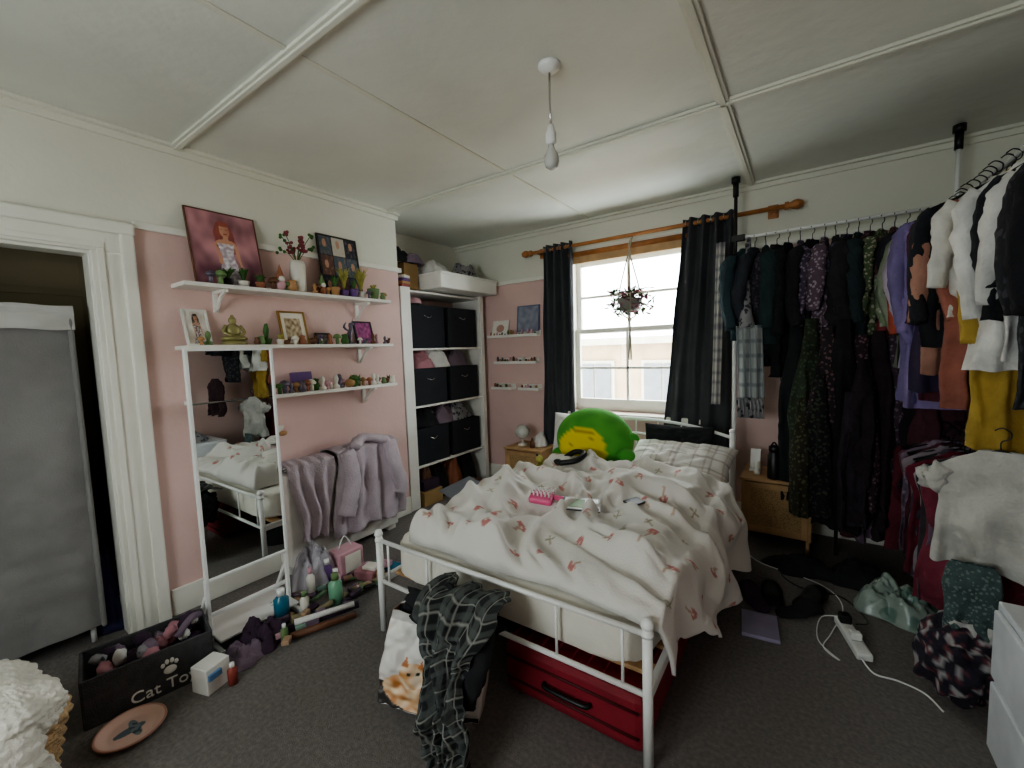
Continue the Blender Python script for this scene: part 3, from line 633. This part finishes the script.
back=[(-.38,'2c3e44',None,.68,.5,'hanging_cardigan'),(-.32,'33373f',None,.80,.55,'hanging_jacket'),(-.25,'243636',None,.72,.5,'hanging_jumper'),(-.18,'2c2830','54485a',.88,.5,'hanging_blouse'),
(-.11,'191a1e',None,.95,.55,'hanging_jumper'),(-.04,'4a4152','8f7c93',1.0,.5,'hanging_dress'),(.03,'222226',None,.9,.5,'hanging_coat'),(.10,'64525e','a898a6',.95,.4,'hanging_blouse'),(.16,'2a282c',None,.85,.5,'hanging_jumper'),(.22,'403a4c','7a6c90',.9,.5,'hanging_dress'),(.28,'2a363a',None,.8,.5,'hanging_jumper'),(.34,'4b2f38','8a6470',.95,.5,'hanging_shirt'),(.40,'5f6e50','b5b09a',.8,.5,'hanging_shirt'),(.46,'6a4048','a08888',1.05,.5,'hanging_shirt'),(.52,'2f2c34',None,1.1,.5,'hanging_dress'),(.58,'7c7584',None,1.0,.5,'hanging_cardigan'),(.64,'6e3a40',None,1.15,.5,'hanging_dress')]
for i,(x,c,c2,L,sl,nm) in enumerate(back):
    garment(nm,(x,PY,2.275),P2+[-.5,-.35,.2,-.55,-.3,.1,-.5,-.2,.15,-.4,-.2,-.45,-.5,-.3,-.6,-.4,-.7][i],fab(c,c2,44),L,[.20,.17,.21,.18][i%4],sl,i)
low=[(-.05,3.52,1.75,'1d2024',None,1.30,.11,'hanging_skirt'),(.03,3.46,1.72,'2e3828','465440',1.15,.12,'hanging_skirt'),(.12,3.42,1.66,'2b2428','6e5258',1.25,.12,'hanging_dress'),(.20,3.40,1.70,'1a191c',None,1.35,.13,'hanging_coat'),(.29,3.44,1.6,'3a2a30','80606a',1.1,.12,'hanging_skirt'),(.08,3.36,1.35,'1b1a1d','3c4434',.9,.09,'hanging_scarf'),(.30,3.36,1.45,'2a2126',None,1.0,.10,'hanging_skirt'),(.0,3.38,1.2,'2e2c20','55553c',.8,.07,'hanging_scarf'),(.24,3.33,1.25,'302830',None,.85,.07,'hanging_scarf'),
(.38,3.48,1.62,'33262e',None,1.1,.12,'hanging_skirt'),(.46,3.50,1.6,'4a3a46','7d6c7a',.95,.12,'hanging_dress'),(.56,3.50,1.55,'262229',None,.9,.12,'hanging_skirt'),(.64,3.48,1.55,'55303a',None,.95,.12,'hanging_skirt')]
for i,(x,y,z,c,c2,L,w,nm) in enumerate(low): garment(nm,(x,y,z),.5-.22*(i%6),fab(c,c2,40),L,w,0,40+i,bw=w,hanger=False,hem=1.0,gather=True)
# y, colour, second colour, length, sleeve, name, half width, x shift
right=[(3.58,'8a9a7a','c6c2b4',.80,.5,'hanging_shirt',.26,-.05),(3.52,'8a3a40',None,.95,.6,'hanging_jumper',.26,-.04),(3.45,'8e9884',None,.85,.55,'hanging_cardigan',.26,-.04),(3.38,'3a3638',None,.9,.5,'hanging_jumper',.25,-.04),(3.31,'b05644',None,1.0,.55,'hanging_jumper',.25,-.03),
(3.24,'b9abc0',None,.85,.5,'hanging_shirt',.26,-.04),(3.16,'7d719f',None,1.02,.6,'hanging_hoodie',.27,-.04),(3.10,'8f7fae',None,1.05,.55,'hanging_jumper',.25,-.03),(3.04,'5e2c38',None,1.0,.5,'hanging_jumper',.24,-.02),(2.97,'3c304c',None,.95,.5,'hanging_jumper',.24,-.02),(2.91,'a87d6c',None,.85,.5,'hanging_jumper',.24,-.02),(2.84,'24252a',None,.72,.5,'hanging_jumper',.25,-.02),(2.77,'9a6052',None,1.0,.5,'hanging_cardigan',.21,.0),
(2.71,'d5d2cc',None,.60,.35,'hanging_blouse',.22,.0),(2.64,'b4974a',None,1.17,.6,'hanging_cardigan',.19,.03),(2.57,'e2e0dc',None,.82,.5,'hanging_shirt',.21,.03),(2.49,'202126',None,.62,.4,'hanging_fleece',.20,.06),(2.42,'d9d7d3',None,.78,.45,'hanging_blouse',.19,.07),(2.34,'2a2a2f','4c4a50',.95,.5,'hanging_cardigan',.20,.10),(2.25,'1f1f24',None,.62,.5,'hanging_fleece',.20,.11)]
for i,(y,c,c2,L,sl,nm,w,xs) in enumerate(right):
    garment(nm,(QX-.03+xs,y,2.245),[.12,-.12,.05,-.2,.12,-.05][i%6],fab(c,c2),L,w-.02,sl,60+i,d=.04)
lowr=[(.30,3.60,'5b2d38',None),(.38,3.58,'6e5b6c','8c7c88'),(.46,3.6,'3b3036',None),(.54,3.58,'6a2c38',None),(.62,3.6,'433842','6a6070')]
for i,(x,y,c,c2) in enumerate(lowr): garment('hanging_skirt',(x,y,.985),P2-.4,fab(c,c2),.72,.17,0,90+i)
for i,(y,c,c2) in enumerate(((3.40,'6e4a58',None),(3.32,'7f6f80','9a8a98'),(3.24,'5a2c38',None),(3.16,'8c8088',None),(3.08,'4c4350','756a78'),(3.0,'6b2434',None),(2.92,'938a90',None),(2.84,'3c363c',None),(2.76,'6d5a6a',None),(2.68,'7a3342',None))):
    garment('hanging_trousers',(QX-.06,y,.985),.1*(-1)**i,fab(c,c2),.68,.20,0,110+i,d=.03)
garment('hanging_tshirt',(.66,2.50,1.10),-.25,fab('c6c4be'),.50,.20,.08,140,bw=.17,hem=1.1,d=.05)
garment('hanging_printed_top',(.57,2.38,.66),-.1,fab('4d5f5e','74827e',70),.32,.085,.0,141,d=.035,hanger=False)
garment('hanging_camisole',(.58,2.36,.42),-.1,fab('c2c0bb'),.30,.07,.0,143,d=.03,hanger=False)
garment('hanging_dark_top',(.86,2.18,1.35),-.2,fab('3a262c'),.45,.15,0,142,hanger=False)
SC=vmat('scarf_fabric',.95,.4,60)
b=MB('grey_scarf')
def sc(u,v): 
    z=1.62-.52*v; return (-.33+.10*(u-.5)*1.6+.02*v,3.45+.02*math.sin(u*14+v*2),z)
b.grid(30,40,sc,SC,lambda u,v: mix(C('9fa3a3'),C('7d8586'),1 if (v*5)%1<.25 or (u*4)%1<.2 else 0))
for i in range(14): b.tube([(-.40+i*.0118,3.45,1.1),(-.395+i*.012,3.45+.01*(-1)**i,1.05),(-.39+i*.012,3.45,.96)],.0045,F3,5)
b.tube([(-.34,3.46,1.6),(-.36,3.55,1.8),(-.36,3.7,2.28)],[.05,.03,.01],F3,10,5)
b.done(solid=.008)
b=MB('checked_scarf')
b.grid(20,50,lambda u,v:(-.545+.06*(u-.5)+.03*v*(-1),3.66+.015*math.sin(u*10),2.27-1.25*v),SC,lambda u,v: mix(C('b5b1ac'),C('8c8a8e'),1 if (v*14)%1<.3 else 0)); b.done(solid=.006)
# ---------------------------------------------------------------- drawers right
b=MB('chest_of_drawers'); DW=mat('white_drawer','d9dcdf',.4)
b.span((.58,1.2,.0),(1.12,2.14,.56),DW,.004)
for z in (.03,.295): b.span((.562,1.23,z),(.58,2.11,z+.245),DW,.006); b.cyl((.55,1.67,z+.2),(.562,1.67,z+.2),.015,CHROME)
b.done()
heap('folded_clothes_pile',(.84,1.8,.56),(.2,.25,.10),F3,51)
b=MB('patterned_sack')
SK=vmat('sack_fabric',.9,.4,60)
def sk(d):
    k=NZ(d.x*5,d.y*5,d.z*6)
    return C('2c2834') if k>-.12 else (C('6e3a42') if k>-.26 else C('a9a4a4'))
b.sph((.54,2.40,.16),(.12,.13,.16),SK,seg=60,rings=40,wr=.3,ws=9,colf=sk,sq=.85); b.done()
# ---------------------------------------------------------------- floor right
TB=mat('frosted_plastic_bag','9aa89f',.3,var=.3,col2='6f8a80',cs=9); heap('plastic_bag',(.44,3.0,0),(.18,.18,.11),TB,61,.9)
heap('dark_clothes_heap',(.02,3.25,0),(.2,.12,.08),F2,62); heap('dark_clothes_heap',(.30,3.25,0),(.15,.15,.10),F2,63)
b=MB('tablet_case'); b.box((-.17,2.46,.012),(.17,.22,.02),mat('lilac_cover','9c93ab',.5),(0,0,.12)); b.done()
def shoe(x,y,rz,m):
    b=MB('slipper'); M=Matrix.Translation((x,y,0))@Matrix.Rotation(rz,4,'Z')
    def P(*p): return M@Vector(p)
    def f(u,v):
        a=u*2*math.pi; t=v; yy=-.13+.26*t; w=.042+.012*math.sin(t*2.6); h=.028+.05*sst(.45,.7,t)*(1-sst(.85,1,t)*.6)
        e=math.sqrt(max(0,1-(2*t-1)**8)); return P(w*e*math.cos(a),yy,max(.002,h*e*(.5+.5*math.sin(a))))
    b.grid(24,24,f,m,wrap=True); b.done()
shoe(-.13,2.78,.2,BLACK); shoe(.0,2.70,-.9,F2); shoe(.05,2.86,-.5,BLACK); shoe(-.22,2.72,.5,F5)
PL=mat('white_plastic','e8e8e4',.35)
b=MB('power_strip'); M=Matrix.Translation((.22,2.58,.02))@Matrix.Rotation(.25,4,'Z')
b.box((0,0,0),(.065,.30,.035),PL,bev=.008,M=M)
for i in range(4):
    b.box((0,-.1+i*.066,.019),(.04,.04,.002),BLACK if i==1 else WF,bev=.001,M=M)
b.box((0,.1,.04),(.05,.05,.045),BLACK,bev=.008,M=M); b.box((0,-.035,.035),(.045,.04,.035),PL,bev=.006,M=M)
b.tube([(.24,2.43,.02),(.28,2.36,.006),(.36,2.36,.006),(.44,2.33,.006),(.48,2.25,.006)],.004,PL,6,6)
b.tube([(.2,2.7,.05),(.1,2.72,.008),(.08,2.5,.006),(.16,2.38,.006),(.1,2.45,.006),(.14,2.6,.006),(.2,2.9,.006),(.1,3.1,.006),(-.2,3.2,.006),(-.3,3.3,.006)],.003,PL,6,6)
b.tube([(.24,2.66,.05),(.3,2.8,.006),(.2,3.0,.006),(0,3.0,.006),(-.1,3.15,.006),(.1,3.3,.006)],.0035,BLACK,6,6)
b.done()
# ---------------------------------------------------------------- suitcase under bed
SR=mat('red_suitcase_fabric','86202c',.65,var=.15,bump=.3,bs=150); SD=mat('dark_red_trim','4d0c14',.6)
b=MB('suitcase'); b.box((-.76,1.80,.125),(.62,.78,.235),SR,bev=.035)
for z in (.075,.175): 
    b.tube([(-1.05,1.408,z),(-.47,1.408,z)],.006,SD,8)
b.tube([(-1.06,1.42,.125),(-1.062,1.6,.125),(-1.062,2.1,.125)],.008,SD,8); b.tube([(-.458,1.42,.175),(-.458,2.1,.175)],.006,SD,8)
b.tube([(-.86,1.405,.125),(-.84,1.385,.125),(-.68,1.385,.125),(-.66,1.405,.125)],.01,BLACK,8,4)
for i in range(9): b.tube([(-1.04+i*.07,1.45,.243),(-1.04+i*.07,2.1,.243)],.006,SR,6)
for x in (-1.0,-.52): b.cyl((x,1.47,.012),(x,1.5,.012),.012,BLACK,10)
b.done()
heap('under_bed_clutter',(-1.5,1.9,0),(.22,.3,.2),F2,71); heap('under_bed_clutter',(-1.2,2.0,0),(.12,.3,.18),F5,72)
# ---------------------------------------------------------------- bag with cat print + clothes
b=MB('shopping_bag'); M=Matrix.Translation((-1.24,1.11,0))@Matrix.Rotation(.46,4,'Z')@Matrix.Rotation(-.22,4,'X')@Matrix.Rotation(.12,4,'Y')
def catp(u,v):
    c=mix(C('c9c4bf'),C('e4e0da'),v)
    if v<.07 or (u<.14 and v<.25): c=C('3a3633')
    if ((u-.40)/.36)**2+((v-.20)/.20)**2<1: c=mix(C('b5773f'),C('ecd2b0'),cl(.5+1.2*NZ(u*9,v*14)))
    if ((u-.34)/.14)**2+((v-.38)/.13)**2<1: c=mix(C('c08a52'),C('efdcc4'),cl(.5+NZ(u*12,v*12,2)))
    for q in (.25,.41):
        if abs(u-q)<.04*(1-(v-.46)/.1) and .46<v<.56: c=C('b0703f')
    for q in (.30,.38):
        if (u-q)**2+(v-.40)**2<.0004: c=C('22301c')
    if v>.9: c=C('b7b3b0')
    return c
w,h,d=.21,.35,.07
def bagp(u,v,yy):
    x=-w+2*w*u; k=math.sin(math.pi*v)
    crumple=.02*NZ(x*14,v*5,yy*9)+.012*NZ(x*30,v*12,yy*5)
    y=yy*(1-.35*v+.25*k)*(1-.25*abs(2*u-1)**4)+crumple
    return M@Vector((x*(1+.05*k-.04*v),y,.06+h*v+.025*NZ(x*9,3,yy*10)*v))
b.grid(90,90,lambda u,v:bagp(u,v,-d),VP,catp); b.grid(40,40,lambda u,v:bagp(1-u,v,d),VP,lambda u,v:C('cfcac4'))
b.grid(6,40,lambda u,v:bagp(1,v,-d+2*d*u),VP,lambda u,v:C('bfb9b2')); b.grid(6,40,lambda u,v:bagp(0,v,d-2*d*u),VP,lambda u,v:C('a9866e'))
b.grid(20,4,lambda u,v:bagp(u,0,-d+2*d*v),VP)
b.done(solid=.003)
b=MB('black_jacket'); 
b.sph((-1.22,1.24,.37),(.20,.10,.13),F2,(0,0,.3),44,28,wr=.45,ws=10); b.tube([(-1.38,1.18,.42),(-1.42,1.14,.3),(-1.40,1.10,.2)],[.05,.06,.05],F2,14,6,.7,.4); b.done()
def tart(u,v):
    c=C('1e2022'); a=(u*6)%1; e=(v*16)%1
    if a<.35: c=mix(c,C('5a5f5c'),.6)
    if e<.35: c=mix(c,C('5a5f5c'),.6)
    if .5<a<.57 or .5<e<.57: c=mix(c,C('b0b0a8'),.6)
    return c
b=MB('tartan_shirt')
def ts(u,v):
    w=.38-.20*sst(.15,.55,v)+.05*NZ(v*3,4); cx=-1.14+.15*v; s=v
    x=cx+(u-.5)*w
    if s<.25: t=s/.25; y=1.35-.25*t; z=.50+.05*math.sin(t*3.14)-.05*t
    else: t=(s-.25)/.75; y=1.10-.11*t-.03*math.sin(t*3.14); z=.45-.43*t
    return (x+.03*NZ(v*8,u*2),y+.022*math.sin(u*18+v*5)+.05*NZ(u*4,v*5,3)+.025*NZ(u*12,v*14,6)-.02,z+.04*NZ(u*5,v*4,8)*(1-.7*v))
b.grid(100,150,ts,VF,tart)
b.tube([(-1.03,1.22,.48),(-.96,1.12,.42),(-.98,1.08,.30),(-1.0,1.07,.22)],[.05,.05,.045,.04],F2,14,6,.6,.4)
b.done(solid=.006)
# ---------------------------------------------------------------- cat toys basket etc.
FEL=mat('grey_felt','4b4a4c',.95,var=.2,vs=30,bump=.5,bs=150)
b=MB('storage_basket'); M=Matrix.Translation((-2.49,.55,0))@Matrix.Rotation(P2-.18,4,'Z')
w,d,h=.22,.13,.21
b.box((0,-d,h/2),(2*w,.012,h),FEL,M=M); b.box((0,d,h/2),(2*w,.012,h),FEL,M=M); b.box((-w,0,h/2),(.012,2*d,h),FEL,M=M); b.box((w,0,h/2),(.012,2*d,h),FEL,M=M); b.box((0,0,.008),(2*w,2*d,.01),FEL,M=M)
for p,r in (((.06,-d-.008,.11),(.024,.003,.019)),((.036,-d-.008,.138),(.008,.003,.011)),((.051,-d-.008,.15),(.008,.003,.012)),((.069,-d-.008,.15),(.008,.003,.012)),((.084,-d-.008,.138),(.008,.003,.011))):
    q=M@Vector(p); b.sph(q,r,WF,(0,0,P2-.18),14,8)
bk=b.done()
cu=bpy.data.curves.new('lettering','FONT'); cu.body='Cat Toys'; cu.size=.07; cu.extrude=.002; cu.align_x='CENTER'
t=bpy.data.objects.new('lettering',cu); bpy.context.collection.objects.link(t); cu.materials.append(WF)
bpy.context.view_layer.update()
t.parent=bk; t.matrix_world=M@Matrix.Translation((.05,-d-.009,.025))@Matrix.Rotation(P2,4,'X')
R=random.Random(11); b=MB('cat_toys')
for i in range(26):
    p=M@Vector((R.uniform(-.17,.17),R.uniform(-.09,.09),R.uniform(.13,.23))); m=R.choice([F6,F4,F3,CER,RED,F6,F1,F5])
    b.sph(p,(R.uniform(.025,.05),R.uniform(.02,.035),R.uniform(.02,.035)),m,(R.random()*3,R.random()*3,R.random()*3),14,10,wr=.3)
b.sph(M@Vector((.0,.0,.1)),(.17,.1,.08),F5,(0,0,P2)); b.tube([M@Vector((.1,-.05,.2)),M@Vector((.16,-.02,.25)),M@Vector((.2,.03,.23))],.016,F1,10,5); b.done()
b=MB('small_product_box'); b.box((-2.23,.70,.06),(.10,.11,.12),WF,(0,0,.3)); b.box((-2.195,.69,.08),(.06,.06,.03),mat('blue_label','5a7fa8',.5),(0,0,.3)); b.done()
b=MB('decorative_plate')
def pl(u,v): 
    r=v*.115; return (-2.235+r*math.cos(u*6.2832),.415+r*math.sin(u*6.2832),.006+.016*sst(.6,1,v))
def plc(u,v):
    x,y=v*math.cos(u*6.28),v*math.sin(u*6.28)
    if v>.93: return C('c0907e')
    if (x/.5)**2+((y-.1)/.14)**2<1: return C('7d8a92') if NZ(x*6,y*9)>-.1 else C('4b5358')
    if (x/.18)**2+((y+.05)/.45)**2<1: return C('66707a')
    return C('e0bcae')
b.grid(96,40,pl,VP,plc,wrap=True); b.done(solid=.006)
WK=mat('wicker','c2a27a',.7,var=.3,vs=40,bump=.8,bs=90)
b=MB('wicker_basket'); M=Matrix.Translation((-2.25,-.06,0))@Matrix.Rotation(.15,4,'Z')
for k in range(17):
    z=.012+k*.019; e=.06*z/.33; hx,hy=.22+e,.22+e; P=[]
    for q in range(49):
        a=2*math.pi*q/48; ca,sa=math.cos(a),math.sin(a); g=.005*(-1)**(q+k)
        P.append(M@Vector((math.copysign(abs(ca)**.45,ca)*(hx+g),math.copysign(abs(sa)**.45,sa)*(hy+g),z)))
    b.tube(P,.0105 if k<16 else .017,WK,7)
b.box((0,0,.01),(.42,.42,.012),WK,M=M); b.done()
KN=mat('cream_knit','e0dbd0',.95,var=.06,bump=1,bs=60)
b=MB('knitted_blanket')
def kn(c,r,rz,n=150,mm=90):
    Rm=Euler((0,0,rz)).to_matrix()
    def f(u,v):
        ph=math.pi*v; th=2*math.pi*u; d0=Vector((math.sin(ph)*math.cos(th),math.sin(ph)*math.sin(th),math.cos(ph)))
        q=1+.22*NZ(d0.x*1.8+c[0]*3,d0.y*1.8,d0.z*1.8)+.06*abs(math.sin(th*14+math.sin(v*50)*.6))*math.sin(ph)*(.6+.4*math.sin(v*90))
        return Rm@Vector((d0.x*r[0]*q,d0.y*r[1]*q,d0.z*r[2]*q))+Vector(c)
    b.grid(n,mm,f,KN,wrap=True)
kn((-2.24,-.04,.35),(.29,.27,.14),.15); kn((-1.99,-.06,.22),(.10,.24,.20),.1); kn((-2.12,.09,.36),(.15,.13,.10),.5)
b.done()
WG=mat('grey_wardrobe_cover','868482',.85,var=.1,bump=.3,bs=120); WWH=mat('wardrobe_white_trim','b9b8b4',.8)
b=MB('fabric_wardrobe')
def wf(u,v): return (-3.10+.004*math.sin(v*9+u*2)+.02*NZ(u*4,v*6)+.01*NZ(u*3,v*18,4),-.30+.82*u+.01*NZ(v*3,2),.10+1.60*v)
b.grid(60,90,wf,WG); b.span((-3.6,-.30,.08),(-3.14,.50,1.74),WG,.02)
b.grid(50,8,lambda u,v:(-3.075+.012*NZ(u*8,v*2),-.31+.84*u,1.68+.12*v+.008*NZ(u*6,3)),WWH)
b.box((-3.11,.11,1.77),(.07,.83,.05),WWH,bev=.02); b.box((-3.09,.515,.92),(.03,.022,1.66),WG,bev=.01)
for y in (-.27,.48): b.cyl((-3.15,y,0),(-3.15,y,.1),.012,WHITE)
b.done()
heap('closet_clothes_heap',(-3.25,.57,0),(.12,.07,.42),mat('dark_blue_cloth','2c2c50',.9),81)
# ---------------------------------------------------------------- toiletries by mirror
def bottle(name,x,y,r,h,m,cap,z=0):
    b=MB(name); b.rev([(.001,0),(r,0),(r,h*.7),(r*.5,h*.8),(r*.45,h*.84),(.001,h*.84)],(x,y,z),m,16); b.rev([(r*.55,h*.82),(r*.55,h),(.001,h)],(x,y,z),cap,14); b.done()
TEAL=mat('teal_plastic','2f6f88',.25); MINT=mat('mint_bottle','7db391',.3); 
bottle('spray_bottle',-2.42,1.12,.04,.20,TEAL,WHITE); bottle('shampoo_bottle',-2.30,1.38,.04,.20,MINT,GRN); bottle('lotion_bottle',-2.50,1.34,.025,.2,CER,PNK); bottle('lotion_bottle',-2.42,1.46,.028,.16,PNK,WHITE)
bottle('deodorant_can',-2.24,1.04,.018,.10,GRN,WHITE); bottle('nail_polish_bottle',-2.16,.76,.02,.1,RED,WHITE); bottle('shampoo_bottle',-2.55,1.48,.03,.18,PUR,WHITE); bottle('deodorant_can',-2.36,1.22,.025,.15,CER,GRN)
b=MB('cosmetics_boxes'); R=random.Random(21)
CB=[mat('pack_'+c,c,.45) for c in ('c7a0ae','d9d4c8','5f7a58','3f2c3f','8a8060','6d5c6c','9a6f78','2a2726','7f9a8c','a88a70')]
for i in range(70):
    m=R.choice(CB); x=-2.36+R.uniform(-.18,.18); y=1.28+R.uniform(-.32,.55)
    if i%3: b.box((x,y,.015+R.uniform(0,.045)),(R.uniform(.02,.05),R.uniform(.04,.11),R.uniform(.015,.035)),m,(R.uniform(-.2,.2),R.uniform(-.2,.2),R.uniform(0,3)),.004)
    else:
        a=R.uniform(0,6.28); q=Vector((math.cos(a),math.sin(a),.1))*R.uniform(.02,.055); c=Vector((x,y,.02+R.uniform(0,.04))); b.cyl(c-q,c+q,R.uniform(.008,.017),m,14)
b.done()
b=MB('rolled_poster_tubes'); b.cyl((-2.28,1.08,.03),(-2.14,1.42,.04),.02,F5); b.cyl((-2.22,1.06,.025),(-2.08,1.36,.03),.018,BROWN); b.cyl((-2.25,1.1,.07),(-2.12,1.38,.07),.015,F6); b.done()
b=MB('gift_bag'); b.span((-2.66,1.56,0),(-2.52,1.74,.18),PNK,.01); b.box((-2.51,1.65,.1),(.004,.12,.12),CER); b.tube([(-2.6,1.60,.18),(-2.6,1.65,.26),(-2.6,1.70,.18)],.004,WHITE,6,5); b.done()
b=MB('jewellery_boxes'); b.box((-2.40,1.68,.04),(.14,.11,.06),F4,(0,0,.3)); b.box((-2.38,1.7,.08),(.10,.08,.02),CER,(0,0,.3)); b.box((-2.34,1.86,.01),(.16,.12,.015),TEAL,(0,0,.2)); b.done()
PB=mat('clear_plastic','c3bec6',.2,var=.2,alpha=.75); heap('crumpled_plastic_bag',(-2.62,1.42,.0),(.12,.13,.24),PB,97,.5)
heap('purple_cloth_heap',(-2.34,.98,0),(.13,.12,.08),F5,92,.9); heap('purple_cloth_heap',(-2.30,.86,0),(.10,.1,.05),F1,93,.8)
# ---------------------------------------------------------------- light
w=bpy.data.worlds.new('World'); bpy.context.scene.world=w; w.use_nodes=True
bg=w.node_tree.nodes['Background']; bg.inputs[0].default_value=(.90,.98,1,1); bg.inputs[1].default_value=18.5
def area(name,loc,rot,sx,sy,e,col=(1,1,1),portal=False):
    l=bpy.data.lights.new(name,'AREA'); l.shape='RECTANGLE'; l.size=sx; l.size_y=sy; l.energy=e; l.color=col
    if portal: l.cycles.is_portal=True
    o=bpy.data.objects.new(name,l); bpy.context.collection.objects.link(o); o.location=loc; o.rotation_euler=rot; return o
area('window_portal',((W0+W1)/2,WD+.22,1.64),(-P2,0,0),1.2,1.56,1,portal=True)
area('rear_window_portal',((RW0+RW1)/2,BY-.05,(RZ0+RZ1)/2),(P2,0,0),RW1-RW0,RZ1-RZ0,1,portal=True)
try:
    bpy.context.scene.view_settings.view_transform='AgX'; bpy.context.scene.view_settings.look='AgX - Medium High Contrast'
except Exception: pass
bpy.context.scene.view_settings.exposure=-.4
# ---------------------------------------------------------------- camera
yaw,pi_,ro=math.radians(34.74),math.radians(4.547),math.radians(-1.909)
F=Vector((-math.sin(yaw)*math.cos(pi_),math.cos(yaw)*math.cos(pi_),-math.sin(pi_))); R0=Vector((math.cos(yaw),math.sin(yaw),0)); U0=R0.cross(F)
Rr=math.cos(ro)*R0+math.sin(ro)*U0; U=Rr.cross(F)
cd=bpy.data.cameras.new('Camera'); cd.sensor_width=36; cd.lens=423.1/1024*36; cd.clip_start=.02
co=bpy.data.objects.new('Camera',cd); bpy.context.collection.objects.link(co)
co.matrix_world=Matrix(((Rr.x,U.x,-F.x,0),(Rr.y,U.y,-F.y,0),(Rr.z,U.z,-F.z,1.5),(0,0,0,1)))
bpy.context.scene.camera=co
